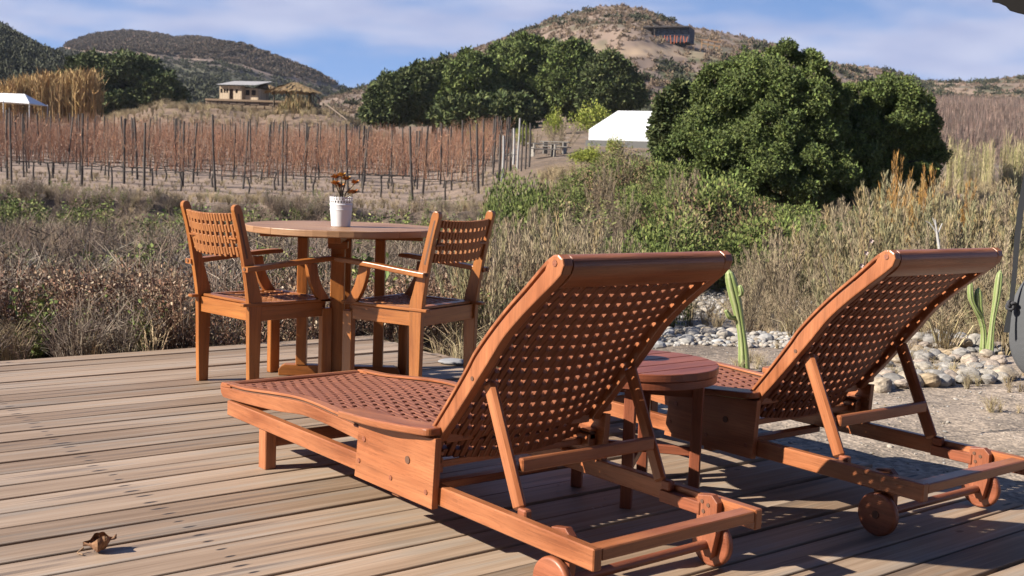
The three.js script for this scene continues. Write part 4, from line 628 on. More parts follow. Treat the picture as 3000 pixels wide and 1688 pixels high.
// =====================================================================
// TREES
// =====================================================================
const clumpProto = (s, leafs, n, size) => proto((b) => { for (let i = 0; i < n; i++) { const d = rdir(), r = Math.pow(R(), 0.5), o = [d[0] * r, d[1] * r * 0.8, d[2] * r], e = [d[0] + rn(), d[1] * 0.5 + 0.25 + rn() * 0.7, d[2] + rn()], L = Math.hypot(...e); b.leaf(o, e.map((v) => v / L), rdir(), size * rr(0.7, 1.4), size * 0.36, vary(pick(leafs), 0.3)); } }, s);
const oakLeaf = [[0.118, 0.165, 0.034], [0.150, 0.205, 0.044], [0.19, 0.24, 0.06], [0.085, 0.122, 0.028]];
const oakClump = [clumpProto(81, oakLeaf, 13, 0.66), clumpProto(82, oakLeaf, 13, 0.66)], darkClump = [clumpProto(83, [[0.085, 0.120, 0.034], [0.11, 0.148, 0.042], [0.14, 0.17, 0.05]], 13, 0.7), clumpProto(84, [[0.09, 0.124, 0.036], [0.118, 0.148, 0.044]], 13, 0.7)], limeClump = [clumpProto(85, [[0.12, 0.17, 0.025], [0.16, 0.21, 0.035], [0.09, 0.13, 0.02]], 16, 0.7)];
const trunkM = new THREE.MeshStandardMaterial({ color: C(0.085, 0.066, 0.05), roughness: 0.95 });
function tree(name, label, z, lobes, clumps, cs, puffN, perPuff, group, basePx) {
  const L = lobes.map(([px, py, rx, ry, dz = 0]) => { const p = at(px, py, z + dz); return { p, rx: wid(rx, z), ry: wid(ry, z) }; });
  const bx = basePx ? at(basePx, 400, z).x : L.reduce((a, l) => a + l.p.x, 0) / L.length, g = G(bx, z), root = thing(name, label, 'tree', [bx, g, -z], 0, group);
  const mats = clumps.map(() => []), puffs = [];
  L.forEach((l) => { const n = Math.round(puffN * clamp(l.rx * l.ry / (L[0].rx * L[0].ry), 0.25, 1.2)); for (let i = 0; i < n; i++) { const d = rdir(), f = 0.30 + 0.66 * Math.pow(R(), 0.42); puffs.push({ c: [l.p.x - bx + d[0] * l.rx * f, l.p.y - g + d[1] * l.ry * f, l.p.z + z + d[2] * l.rx * f * 0.9], r: Math.min(l.rx, l.ry) * rr(0.13, 0.30) }); } });
  const o = new THREE.Object3D();
  puffs.forEach((q) => { for (let i = 0; i < perPuff; i++) { const d = rdir(), f = 0.55 + 0.5 * R(); if (d[1] < -0.55 && R() < 0.7) continue; o.position.set(q.c[0] + d[0] * q.r * f, q.c[1] + d[1] * q.r * f * 0.85, q.c[2] + d[2] * q.r * f); if (o.position.y < 0.1) continue; o.rotation.set(R() * 6, R() * 6, R() * 6); o.scale.setScalar(cs * rr(0.7, 1.3)); o.updateMatrix(); mats[Math.floor(R() * mats.length)].push(o.matrix.clone()); } });
  const tot = mats.reduce((a, l, i) => a + l.length * clumps[i].attributes.position.count, 0), P3 = new Float32Array(tot * 3), C3 = new Float32Array(tot * 3); let w = 0;
  mats.forEach((list, i) => { const p = clumps[i].attributes.position.array, c = clumps[i].attributes.color.array, n = p.length; list.forEach((m) => { const e = m.elements, f = rr(0.75, 1.25), t = [f * rr(0.92, 1.10), f, f * rr(0.85, 1.05)]; for (let k = 0; k < n; k += 3, w += 3) { const x = p[k], y = p[k + 1], zz = p[k + 2]; P3[w] = e[0] * x + e[4] * y + e[8] * zz + e[12]; P3[w + 1] = e[1] * x + e[5] * y + e[9] * zz + e[13]; P3[w + 2] = e[2] * x + e[6] * y + e[10] * zz + e[14]; C3[w] = c[k] * t[0]; C3[w + 1] = c[k + 1] * t[1]; C3[w + 2] = c[k + 2] * t[2]; } }); });
  const cg = new THREE.BufferGeometry(); cg.setAttribute('position', new THREE.BufferAttribute(P3, 3)); cg.setAttribute('color', new THREE.BufferAttribute(C3, 3)); cg.computeVertexNormals(); part(root, 'crown', cg, M.leaf);
  const tb = new GB(), k = [0.11, 0.085, 0.065], base = [0, -0.3, 0], H = L.reduce((a, l) => Math.max(a, l.p.y - g), 0), fork = [rn() * 0.2, H * 0.28, rn() * 0.2], r0 = H * 0.045 + 0.05; tb.stick(base, fork, r0 * 1.2, r0 * 0.8, k, 8);
  L.forEach((l) => { const c = [l.p.x - bx, l.p.y - g, l.p.z + z], m = fork.map((v, i) => lerp(v, c[i], 0.55) + rn() * 0.15); tb.stick(fork, m, r0 * 0.6, r0 * 0.4, k, 7); tb.stick(m, c, r0 * 0.4, r0 * 0.15, k, 6); for (let i = 0; i < 6; i++) { const d = rdir(); tb.stick(lerpV(m, c, R()), [c[0] + d[0] * l.rx * 0.7, c[1] + d[1] * l.ry * 0.7, c[2] + d[2] * l.rx * 0.7], r0 * 0.2, 0.012, k, 5); } });
  part(root, 'trunk', tb.geo(), M.leaf);
  return root;
}
const lerpV = (a, b, t) => a.map((v, i) => lerp(v, b[i], t));
reseed(3001);
tree('oak_tree', 'big round dark green oak with a pointed top, behind the right lounger', 25, [[1930, 300, 175, 150], [1995, 185, 85, 72, -0.2], [1800, 400, 135, 120], [1840, 240, 95, 85, 0.4], [1960, 440, 180, 120, -0.4], [2070, 300, 70, 90], [1760, 480, 90, 70]], oakClump, 0.085, 130, 120, null, 1930);
tree('oak_tree', 'lower rounded oak merging with the right side of the big oak', 26, [[2230, 310, 112, 112], [2165, 270, 70, 62], [2270, 400, 95, 85, -0.2], [2140, 420, 110, 110, -0.3], [2295, 320, 58, 78]], oakClump, 0.085, 100, 120, null, 2200);
tree('oak_tree', 'slim dark oak sapling at the right end of the white tent', 30, [[1690, 285, 42, 58], [1680, 345, 38, 50], [1712, 245, 26, 30]], darkClump, 0.14, 46, 56, null, 1690);
const GZ = 'oaks in the grove below the hill';
tree('oak_tree', 'leftmost dark oak of the grove below the big hill', 98, [[990, 250, 62, 56], [960, 275, 45, 42], [1040, 235, 50, 60]], darkClump, 0.38, 68, 40, GZ, 990);
tree('oak_tree', 'second oak from the left in the grove below the hill', 104, [[1090, 205, 62, 60], [1130, 230, 60, 70], [1060, 260, 60, 45]], darkClump, 0.38, 68, 40, GZ, 1090);
tree('oak_tree', 'broad middle oak of the grove, left of its tallest tree', 102, [[1185, 200, 70, 68], [1220, 250, 70, 55], [1150, 270, 62, 42]], oakClump, 0.38, 68, 40, GZ, 1190);
tree('oak_tree', 'tallest wide oak at the centre of the grove', 106, [[1310, 165, 82, 72], [1345, 215, 92, 85], [1280, 235, 70, 60], [1370, 150, 55, 50]], oakClump, 0.38, 76, 42, GZ, 1320);
tree('oak_tree', 'oak right of the tallest one in the grove', 103, [[1440, 160, 55, 50], [1430, 220, 70, 66], [1480, 200, 60, 70]], oakClump, 0.38, 66, 40, GZ, 1445);
tree('oak_tree', 'rightmost dark oak of the grove above the white tent', 100, [[1530, 200, 55, 62], [1560, 230, 52, 40], [1590, 252, 32, 24], [1505, 245, 45, 40]], darkClump, 0.38, 66, 40, GZ, 1535);
tree('oak_tree', 'low grey-green oak at the front of the grove', 92, [[1215, 285, 70, 34], [1150, 290, 60, 30], [1290, 282, 60, 36]], darkClump, 0.4, 50, 38, GZ, 1215);
tree('oak_tree', 'dark spreading oak standing alone behind the golden reeds', 128, [[320, 200, 90, 62], [235, 195, 75, 52], [400, 225, 68, 46], [280, 240, 95, 38], [440, 245, 38, 26], [180, 215, 50, 36]], darkClump, 0.46, 84, 42, null, 320);
reseed(3101);
for (const [px, py, z, w, l] of [[1490, 240, 80, 130, 'bright lime-green bush left behind the white tent'], [1400, 262, 78, 70, 'lime-green bush at the foot of the grove, left of the tent'], [1205, 300, 76, 80, 'small lime-green bush at the far end of the vines'], [1545, 330, 45, 50, 'yellow-green bush hugging the base of the white tent'], [1320, 305, 66, 60, 'pale green bush behind the cluster of bare posts'], [1465, 372, 40, 70, 'lime-green bush left below the white tent']]) { const p = at(px, py, z), g = G(p.x, z); shrub('lime_bush', l, bushY[0], M.leaf, p.x, z, wid(w, z) * 0.6, p.y - g, null); }
for (const [px, py, z, w, l] of [[1415, 292, 52, 110, 'dry golden fan-shaped shrub behind the picnic tables'], [1345, 320, 55, 60, 'dry tan shrub left of the golden fan-shaped one']]) { const p = at(px, py, z), g = G(p.x, z); shrub('dry_shrub', l, broomTan[0], M.leaf, p.x, z, wid(w, z) * 1.1, p.y - g, null); }

// ---------- chaparral on the hills ----------
const chap = (s, leafs) => proto((b) => { for (let i = 0; i < 46; i++) { const d = rdir(), o = [d[0] * 0.5 * Math.sqrt(R()), Math.abs(d[1]) * 0.55 * R(), d[2] * 0.5 * Math.sqrt(R())]; const e = [d[0] * 0.7, Math.abs(d[1]) * 0.6 + 0.25, d[2] * 0.7], L = Math.hypot(...e); b.leaf(o, e.map((v) => v / L), rdir(), rr(0.2, 0.42), 0.12, vary(pick(leafs), 0.3)); } }, s);
const chapDark = [chap(91, [[0.050, 0.060, 0.024], [0.070, 0.078, 0.032], [0.095, 0.088, 0.045]]), chap(92, [[0.040, 0.050, 0.02], [0.065, 0.070, 0.032]])], chapBrown = [chap(93, [[0.125, 0.088, 0.064], [0.16, 0.11, 0.078], [0.10, 0.082, 0.05]])], chapDry = [chap(94, [[0.27, 0.19, 0.13], [0.21, 0.15, 0.11], [0.33, 0.24, 0.16]])];
function cover(H, geos, n, size, label, ok) { const list = []; let gd = 0; while (list.length < n && gd++ < n * 10) { const px = rr(Math.max(H.p0, -180), Math.min(H.p1, 2760)), t = Math.pow(R(), 0.8) * 1.03, [x, y, z] = H.yOf(px, t), py = project(x, y, z)[1]; if (!ok(px, py, x, z)) continue; list.push([x, y - 0.1, z, rr(0.6, 1.5) * size, rr(0.7, 1.2)]); } return field('chaparral', geos, list, label, 'scrub'); }
reseed(3201);
cover(hillA, chapDark, 7000, 1.5, 'dark green scrub covering the left hill', () => true);
cover(hillB, chapDark, 6500, 2.1, 'green scrub on the lower slope of the far left hill', (px, py) => py > curve1(roadB)(px) + 5);
cover(hillB, chapBrown, 8500, 2.1, 'purple-brown scrub on the crown of the far left hill', (px, py) => py < curve1(roadB)(px) - 1);
cover(hillC, chapDark, 1700, 1.5, 'dark green bushes dotted over the central hill', (px, py, x, z) => fbm(x / 7 + 3, z / 9, 3, 329) > (py > 150 ? 0.52 : 0.61) && !(px > 1450 && px < 1850 && py > 62 && py < 150));
cover(hillC, chapDry, 7000, 0.9, 'dry brown scrub and grass on the central hill', (px, py) => !(px > 1460 && px < 1840 && py > 108 && py < 142) || R() < 0.35);
cover(hillD, chapDark, 900, 1.8, 'dark bushes dotted over the right ridge', (px, py, x, z) => fbm(x / 9 + 8, z / 16, 3, 339) > 0.52);
cover(hillD, chapDry, 2600, 1.0, 'dry brown scrub on the right ridge', () => true);
{ reseed(3301); const list = [], geo = [proto((b) => { for (let i = 0; i < 9; i++) { const x = rn() * 0.5; b.stick([x, 0, rn() * 0.1], [x + rn() * 0.3, rr(0.9, 1.6), rn() * 0.2], 0.011, 0.006, vary([0.33, 0.22, 0.18], 0.25)); } b.stick([0, -0.1, 0], [0, 1.5, 0], 0.03, 0.02, [0.12, 0.10, 0.09], 5); }, 99)];
  for (let row = 0; row < 40; row++) for (let k = 0; k < 84; k++) { const t = 0.06 + row / 40 * 0.92, px = 2290 + k * 5 + rn() * 2 + (row % 2) * 2, [x, y, z] = hillE.yOf(px, t); list.push([x, y, z, rr(0.5, 0.72)]); }
  field('hillside_vines', geo, list, 'far bare vineyard rows climbing the slope on the right', 'vines'); }

// ---------- golden reeds ----------
const reedG = [0, 1].map((i) => proto((b) => { for (let k = 0; k < 26; k++) { const x = rn() * 0.6, zz = rn() * 0.6, h = rr(1.8, 3.4), l = [x + rn() * 0.5, h, zz + rn() * 0.5], c = vary(pick([[0.52, 0.32, 0.12], [0.60, 0.40, 0.17], [0.42, 0.24, 0.09]]), 0.2); b.stick([x, -0.1, zz], l, 0.03, 0.018, c); for (let j = 0; j < 7; j++) { const f = rr(0.25, 1), q = [lerp(x, l[0], f), h * f, lerp(zz, l[2], f)], d = [rn(), 0.5 + R() * 0.6, rn()], L = Math.hypot(...d); b.leaf(q, d.map((v) => v / L), rdir(), rr(0.4, 0.8), 0.035, vary(c, 0.2)); } } }, 101 + i));
reseed(3401);
{ const list = []; for (let k = 0; k < 170; k++) { const px = rr(-60, 238), z = rr(104, 112), p = at(px, 272, z), top = at(px, curve1([[-60, 225], [20, 215], [60, 200], [140, 190], [240, 185]])(px) + rr(0, 16), z).y, g = G(p.x, z); list.push([p.x, g, z, (top - g) / 3.1, 1]); } field('golden_reeds', reedG, list, 'tall golden dry reeds at the far left behind the vineyard', 'reeds'); }
{ const rg = [0, 1].map((i) => proto((b) => { for (let k = 0; k < 26; k++) { const x = rn() * 0.7, zz = rn() * 0.6, h = rr(1.5, 3.3), l = [x + rn() * 0.8, h, zz + rn() * 0.6], c = vary(pick([[0.50, 0.42, 0.22], [0.58, 0.48, 0.28], [0.42, 0.40, 0.16]]), 0.2); b.stick([x, -0.1, zz], l, 0.02, 0.008, c); for (let j = 0; j < 6; j++) { const f = rr(0.3, 1), q = [lerp(x, l[0], f), h * f, lerp(zz, l[2], f)], d = [rn(), 0.5 + R() * 0.6, rn()], L = Math.hypot(...d); b.leaf(q, d.map((w) => w / L), rdir(), rr(0.3, 0.7), 0.02, vary(c, 0.2)); } } }, 105 + i)); for (const [px, py, z, n, l] of [[2415, 345, 30, 7, 'pale dry cane clump right of the lower oak'], [2560, 335, 27, 8, 'pale dry cane clump at the right edge of the view'], [2480, 350, 33, 5, 'thin cane clump between two thicker ones on the right']]) { const gb = []; for (let k = 0; k < n; k++) { const o = new THREE.Object3D(), p = at(px + rn() * 45, py, z + rn()), g = G(p.x, -p.z); const s = (p.y - g) / 3.2 * rr(0.75, 1.05); o.position.set(p.x, g, p.z); o.rotation.y = R() * 6; o.scale.set(s * 0.6, s, s * 0.6); o.updateMatrix(); gb.push(rg[k % 2].clone().applyMatrix4(o.matrix)); } one('cane_clump', mergeGeometries(gb), M.leaf, l, 'cane'); } }
// =====================================================================
// DISTANT BUILDINGS
// =====================================================================
const plain = (r, g, b, rough = 0.85) => new THREE.MeshStandardMaterial({ color: KC(r, g, b), roughness: rough });
const darkM = plain(0.02, 0.018, 0.016), plankTex = dataTex(256, 64, (i, j) => { const k = Math.floor(i / 16), b = 0.75 + 0.25 * hash(k, 3) + 0.12 * (fbm(i / 4, j / 30, 3, 5) - 0.5) - (i % 16 < 1 ? 0.45 : 0); return [b, b, b]; });
{ // white canvas tent house
  reseed(4001);
  const z = 60, a = at(1482, 352, z), b = at(1705, 352, z), gy = Math.min(a.y, b.y), W = b.x - a.x, D = 4.2, t = thing('canvas_tent', 'large white canvas tent house on a grey base, left of the big oak', 'tent', [a.x, gy, -z], -0.36);
  const wallH = at(1482, 326, z).y - gy, ridge = at(1560, 274, z).y - gy, x0 = 0, x1 = W * 1.25, rx = at(1545, 274, z).x - a.x;
  const b1 = new GB(), k = [1, 1, 1]; const v = (x, y, zz) => [x, y, -zz];
  const wall = new THREE.Mesh(mergeGeometries([new THREE.BoxGeometry(x1, wallH, 0.08).translate(x1 / 2, wallH / 2, 0), new THREE.BoxGeometry(x1, wallH, 0.08).translate(x1 / 2, wallH / 2, -D), new THREE.BoxGeometry(0.08, wallH, D).translate(0, wallH / 2, -D / 2), new THREE.BoxGeometry(0.08, wallH, D).translate(x1, wallH / 2, -D / 2)]), M.canvas); wall.name = 'wall'; wall.castShadow = wall.receiveShadow = true; t.add(wall);
  const roofG = new GB(), o = 0.045, th = 0.02, e = wallH; const P = [[-o, e, o], [x1 + o, e, o], [x1 + o, e, -D - o], [-o, e, -D - o], [rx * 0.72, ridge, -D / 2], [x1 - rx * 0.5, ridge, -D / 2]];
  const Q = P.map((p, i) => [p[0], p[1] - th, p[2]]); roofG.quad(P[0], P[1], P[5], P[4], k); roofG.quad(P[2], P[3], P[4], P[5], k); roofG.tri(P[3], P[0], P[4], k); roofG.tri(P[1], P[2], P[5], k); for (let i = 0; i < 4; i++) roofG.quad(Q[i], Q[(i + 1) % 4], P[(i + 1) % 4], P[i], k); roofG.quad(Q[3], Q[2], Q[1], Q[0], k);
  part(t, 'roof', roofG.geo(), M.canvas);
  part(t, 'base', new THREE.BoxGeometry(x1 + 0.3, 0.7, D + 0.3).translate(x1 / 2, -0.36, -D / 2), plain(0.17, 0.17, 0.165));
}
{ // cabin on the mound
  reseed(4011);
  const z = 96, p = at(552, 250, z), W = wid(98, z), H = wid(34, z), t = thing('wooden_cabin', 'small cream plank cabin with a pale tin roof on the mound', 'cabin', [p.x, p.y, -z], -0.25), m = new THREE.MeshStandardMaterial({ color: KC(0.76, 0.60, 0.42), map: plankTex, roughness: 0.85 });
  const D = 2.4, front = (x0, x1, y0, y1) => new THREE.BoxGeometry(x1 - x0, y1 - y0, 0.08).translate((x0 + x1) / 2, (y0 + y1) / 2, 0), fw = W * 0.62, openings = [[0.04, 0.14], [0.19, 0.27], [0.31, 0.39], [0.72, 0.82]].map(([a, b]) => [a * fw, b * fw]);
  const segs = [front(0, fw, H * 0.78, H), front(0, 0.45 * fw, 0, H * 0.48), front(0.62 * fw, fw, 0, H * 0.48)]; let c = 0; for (const [a, b] of openings) { if (c < 0.45 * fw && a > 0.6 * fw) { segs.push(front(c, 0.45 * fw, H * 0.48, H * 0.78)); c = 0.62 * fw; } segs.push(front(c, a, H * 0.48, H * 0.78)); c = b; } segs.push(front(c, fw, H * 0.48, H * 0.78));
  part(t, 'wall', mergeGeometries([...segs, new THREE.BoxGeometry(0.08, H, D).translate(0, H / 2, -D / 2 - 0.04), new THREE.BoxGeometry(fw, H, 0.08).translate(fw / 2, H / 2, -D - 0.08), new THREE.BoxGeometry(0.08, H, D).translate(fw, H / 2, -D / 2 - 0.04)]), m);
  for (const [a, b] of openings) part(t, 'window', new THREE.BoxGeometry(b - a + 0.04, H * 0.3, 0.03).translate((a + b) / 2, H * 0.63, -0.12), darkM);
  part(t, 'door', new THREE.BoxGeometry(fw * 0.17, H * 0.78, 0.04).translate(fw * 0.535, H * 0.39, -0.14), plain(0.12, 0.07, 0.04));
  part(t, 'side_wall', new THREE.BoxGeometry(W - fw, H * 0.86, D * 0.8).translate(fw + (W - fw) / 2 + 0.05, H * 0.43, -D * 0.55), m);
  for (let k = 0; k < 2; k++) part(t, 'window', new THREE.BoxGeometry(0.34, 0.42, 0.04).translate(fw + 0.35 + k * 0.55, H * 0.55, -D * 0.13), darkM);
  const tin = new GB(); for (let k = 0; k < 40; k++) { const x0 = -0.15 + k * (W + 0.3) / 40, x1 = x0 + (W + 0.3) / 40, xm = (x0 + x1) / 2, y = H + 0.05, s = 0.55; tin.quad([x0, y, 0.45], [xm, y + 0.015, 0.45], [xm, y + s + 0.015, -D - 0.3], [x0, y + s, -D - 0.3], [0.78, 0.74, 0.70]); tin.quad([xm, y + 0.015, 0.45], [x1, y, 0.45], [x1, y + s, -D - 0.3], [xm, y + s + 0.015, -D - 0.3], [0.74, 0.70, 0.66]); }
  part(t, 'tin_roof', tin.geo(), new THREE.MeshStandardMaterial({ color: C(K, K, K), vertexColors: true, roughness: 0.6 }));
  const fl = thing('stone_terrace', 'long low stone terrace wall beneath the plank cabin', 'wall', [p.x - 0.8, p.y - 0.02, -z + 1.2], -0.06), L = wid(230, z); reseed(4021);
  part(fl, 'slab', new THREE.BoxGeometry(L, 0.16, 5).translate(L / 2, -0.09, -2.2), plain(0.36, 0.25, 0.16));
  for (let r = 0; r < 3; r++) for (let x = 0; x < L - 0.3;) { const w = rr(0.35, 0.8); part(fl, 'stone', cbox(w - 0.03, 0.27, 0.3, 0.04).translate(x + w / 2, -0.32 - r * 0.28, rr(0, 0.06)), M['wallStone' + (r % 2)] ??= plain(0.30 + r * 0.03, 0.22 + r * 0.02, 0.16, 0.95)); x += w; }
}
function thatch(name, label, px, py, z, r, h, post, extra) {
  reseed(4100 + px); const p = at(px, py, z), g = Math.max(G(p.x, z), p.y - post - h), t = thing(name, label, 'thatched shade', [p.x, p.y - h - post, -z]);
  const b = new GB(); for (let k = 0; k < 520; k++) { const a = R() * 6.283, f = Math.sqrt(R()), q = [Math.cos(a) * r * f, post + h * (1 - f) + rn() * 0.06, Math.sin(a) * r * f], d = [Math.cos(a), -h / r * 0.9 - 0.1, Math.sin(a)], L = Math.hypot(...d); b.leaf(q, d.map((v) => v / L), [-Math.sin(a), 0, Math.cos(a)], rr(0.3, 0.6), 0.06, vary(pick([[0.40, 0.27, 0.12], [0.32, 0.21, 0.10], [0.25, 0.17, 0.09]]), 0.25)); }
  const cone = new THREE.ConeGeometry(r * 0.96, h * 0.95, 20).translate(0, post + h * 0.46, 0); part(t, 'roof', cone, plain(0.26, 0.17, 0.08)); part(t, 'straw', b.geo(), M.leaf);
  for (let k = 0; k < extra; k++) { const a = k / extra * 6.283 + 0.5, rad = extra > 1 ? r * 0.75 : 0; part(t, 'post', new THREE.CylinderGeometry(0.06, 0.07, post + 0.4, 8).translate(Math.cos(a) * rad, (post + 0.4) / 2 - 0.1, Math.sin(a) * rad), plain(0.10, 0.075, 0.05)); }
  return t;
}
thatch('thatched_parasol', 'small flat thatched parasol right of the plank cabin', 669, 208, 97, 0.75, 0.4, 1.1, 1);
thatch('thatched_hut', 'broad brown thatched hut roof on posts right of the cabin', 740, 204, 92, 2.1, 0.85, 1.2, 5);
{ // straw heap, ramp, white canopy
  reseed(4201); const z = 90, p = at(745, 300, z), b = new GB(), rx = wid(52, z), hh = wid(58, z); for (let k = 0; k < 1500; k++) { const a = R() * 6.283, f = Math.sqrt(R()), q = [Math.cos(a) * rx * f, hh * Math.pow(1 - f, 0.6) * R() , Math.sin(a) * rx * f * 0.7], d = [rn() * 0.5, 0.6 + R(), rn() * 0.5], L = Math.hypot(...d); b.leaf(q, d.map((v) => v / L), rdir(), rr(0.4, 0.9), 0.035, vary(pick([[0.50, 0.35, 0.15], [0.40, 0.27, 0.12], [0.33, 0.23, 0.12], [0.26, 0.22, 0.09]]), 0.25)); }
  const g = b.geo(); g.translate(p.x, p.y, -z); one('dry_grass_clump', g, M.leaf, 'shaggy clump of tall dry grass in front of the thatched hut', 'grass clump');
  const a0 = at(775, 246, 92), a1 = at(872, 318, 88), rp = thing('wooden_ramp', 'long sloping wooden ramp with a handrail running down from the hut', 'ramp', [0, 0, 0]); const bb = new GB(), cc = new GB(); const rk = [0.28, 0.21, 0.16]; bb.stick([a0.x, a0.y - 0.25, a0.z], [a1.x, a1.y - 0.25, a1.z], 0.14, 0.14, rk, 4); part(rp, 'beam', bb.geo(), M.leaf); cc.stick([a0.x, a0.y + 0.55, a0.z], [a1.x, a1.y + 0.5, a1.z], 0.05, 0.05, rk, 5); part(rp, 'handrail', cc.geo(), M.leaf); for (let k = 0; k <= 7; k++) { const d = new GB(), t = k / 7, q = [lerp(a0.x, a1.x, t), lerp(a0.y, a1.y, t), lerp(a0.z, a1.z, t)]; d.stick([q[0], G(q[0], -q[2]) - 0.3, q[2]], [q[0], q[1] + 0.55, q[2]], 0.05, 0.05, rk, 5); part(rp, 'post', d.geo(), M.leaf); }
  const zc = 96, c0 = at(-40, 252, zc), c1 = at(92, 258, zc), cp = thing('white_canopy', 'white fabric canopy on thin poles at the far left', 'canopy', [c0.x, G(c0.x, zc), -zc]), Wc = c1.x - c0.x, y0 = at(20, 256, zc).y - cp.position.y, y1 = at(20, 234, zc).y - cp.position.y, r = new GB(), kk = [1, 1, 1]; const A = [0, y0, 1.4], B = [Wc, y0 - 0.15, 1.4], Cc = [Wc, y0 - 0.15, -2.4], Dd = [0, y0, -2.4], E1 = [Wc * 0.15, y1, -0.5], E2 = [Wc * 0.72, y1, -0.5]; r.quad(A, B, E2, E1, kk); r.quad(Cc, Dd, E1, E2, kk); r.tri(B, Cc, E2, kk); r.tri(Dd, A, E1, kk); part(cp, 'roof', r.geo(), M.canvas); for (const [x, zz] of [[0.05, 1.35], [Wc - 0.05, 1.35], [Wc * 0.5, 1.35], [Wc - 0.05, -2.3], [0.05, -2.3]]) part(cp, 'pole', new THREE.CylinderGeometry(0.05, 0.05, y0 + 0.1, 8).translate(x, (y0 - 0.15) / 2, zz), plain(0.6, 0.6, 0.6));
}
{ // unfinished house on the central hill
  reseed(4301);
  const hp = onHill(hillC, 1690, 107), z = hp[2] - 1.5, a = at(1640, 106, z), W = wid(92, z), H = wid(34, z), t = thing('hillside_house', 'dark blue flat-roofed house under construction high on the central hill', 'building', [a.x, a.y, -z], -0.35);
  part(t, 'wall', new THREE.BoxGeometry(W, H, 5).translate(W / 2, H / 2, -2.5), plain(0.030, 0.040, 0.075)); part(t, 'roof', new THREE.BoxGeometry(W + 1.6, 0.25, 6.6).translate(W / 2 - 0.9, H + 0.13, -2.0), plain(0.05, 0.04, 0.04));
  for (let k = 0; k < 5; k++) part(t, 'window', new THREE.BoxGeometry(W / 7, H * 0.5, 0.06).translate(W * (0.12 + k * 0.19), H * 0.62, 0.04), plain(0.015, 0.02, 0.035, 0.25));
  for (let k = 0; k < 11; k++) part(t, 'orange_beam', new THREE.BoxGeometry(0.16, rr(1.0, 1.9), 0.16).rotateZ(rn() * 0.35).translate(W * (0.1 + k * 0.088), 0.35, 1.2 + rn() * 0.5), plain(0.50, 0.13, 0.05));
  for (const x of [-1.0, 0.6]) part(t, 'post', new THREE.BoxGeometry(0.2, H + 0.6, 0.2).translate(x, H / 2 - 0.3, 0.9), plain(0.06, 0.045, 0.04));
  const s = thing('timber_frame', 'small pale timber frame right of the unfinished hillside house', 'timber frame', onHill(hillC, 1765, 124).map((q, i) => (i === 2 ? 1 - q : q))); for (const [x, h2] of [[0, 2], [1.3, 2.2], [2.6, 1.6], [3.6, 1.3]]) part(s, 'post', new THREE.BoxGeometry(0.22, h2, 0.22).translate(x, h2 / 2 - 0.2, 0), plain(0.52, 0.32, 0.17)); part(s, 'beam', new THREE.BoxGeometry(4.2, 0.22, 0.24).rotateZ(-0.12).translate(1.8, 1.55, 0.25), plain(0.55, 0.33, 0.18)); part(s, 'beam', new THREE.BoxGeometry(3.8, 0.2, 0.24).rotateZ(-0.16).translate(1.9, 0.7, 0.5), plain(0.55, 0.33, 0.18));
}
{ // picnic tables by the vineyard end
  const pm = plain(0.36, 0.33, 0.29); let n = 0;
  for (const [px, py, z, turn, l] of [[1365, 388, 47, 0.15, 'weathered grey picnic table on the dirt terrace beyond the bare posts'], [1395, 376, 51, -0.2, 'second picnic table, right beside the golden fan-shaped shrub'], [1262, 384, 50, 0.1, 'low picnic table seen between the vineyard end posts']]) { const p = at(px, py, z), g = G(p.x, z), t = thing('picnic_table', l, 'picnic table', [p.x, g, -z], turn); t.scale.setScalar(0.72); part(t, 'tabletop', new THREE.BoxGeometry(1.8, 0.06, 0.75).translate(0, 0.74, 0), pm); for (const s of [-1, 1]) { part(t, 'bench', new THREE.BoxGeometry(1.8, 0.05, 0.26).translate(0, 0.44, s * 0.68), pm); part(t, 'leg', new THREE.BoxGeometry(0.08, 0.72, 1.3).translate(s * 0.6, 0.36, 0), pm); } }
}

// =====================================================================
// NEAR GROUND: cacti, stones, twigs, litter, tent fly
// =====================================================================
function cactusCol(pts, r, seedN) { // a ribbed column along a path, closed at the tip
  const c = new THREE.CatmullRomCurve3(pts.map((p) => new THREE.Vector3(...p))), n = 26, m = 40, ribs = 5, g = new GB(), rings = [], fr = c.computeFrenetFrames(n);
  for (let i = 0; i <= n; i++) { const t = i / n, p = c.getPointAt(t), rad = r * (0.86 + 0.14 * Math.sin(t * 9 + seedN)) * (t > 0.9 ? Math.sqrt(Math.max(0.0, 1 - Math.pow((t - 0.9) / 0.1, 2))) * 0.95 + 0.02 : 1), ring = []; for (let k = 0; k < m; k++) { const a = k / m * 6.283, q = rad * (0.80 + 0.30 * Math.pow(Math.abs(Math.cos(a * ribs / 2)), 0.7)); ring.push([p.x + (fr.normals[i].x * Math.cos(a) + fr.binormals[i].x * Math.sin(a)) * q, p.y + (fr.normals[i].y * Math.cos(a) + fr.binormals[i].y * Math.sin(a)) * q, p.z + (fr.normals[i].z * Math.cos(a) + fr.binormals[i].z * Math.sin(a)) * q]); } rings.push(ring); }
  reseed(seedN); const ck = Array.from({ length: m }, (_, k) => { const rib = Math.pow(Math.abs(Math.cos(k / m * 6.283 * ribs / 2)), 8); return mix3([0.27, 0.35, 0.11], [0.46, 0.48, 0.24], rib); });
  for (let i = 0; i < n; i++) for (let k = 0; k < m; k++) { const j = (k + 1) % m; g.quad(rings[i][k], rings[i][j], rings[i + 1][j], rings[i + 1][k], vary(ck[k], 0.12)); }
  return g.geo();
}
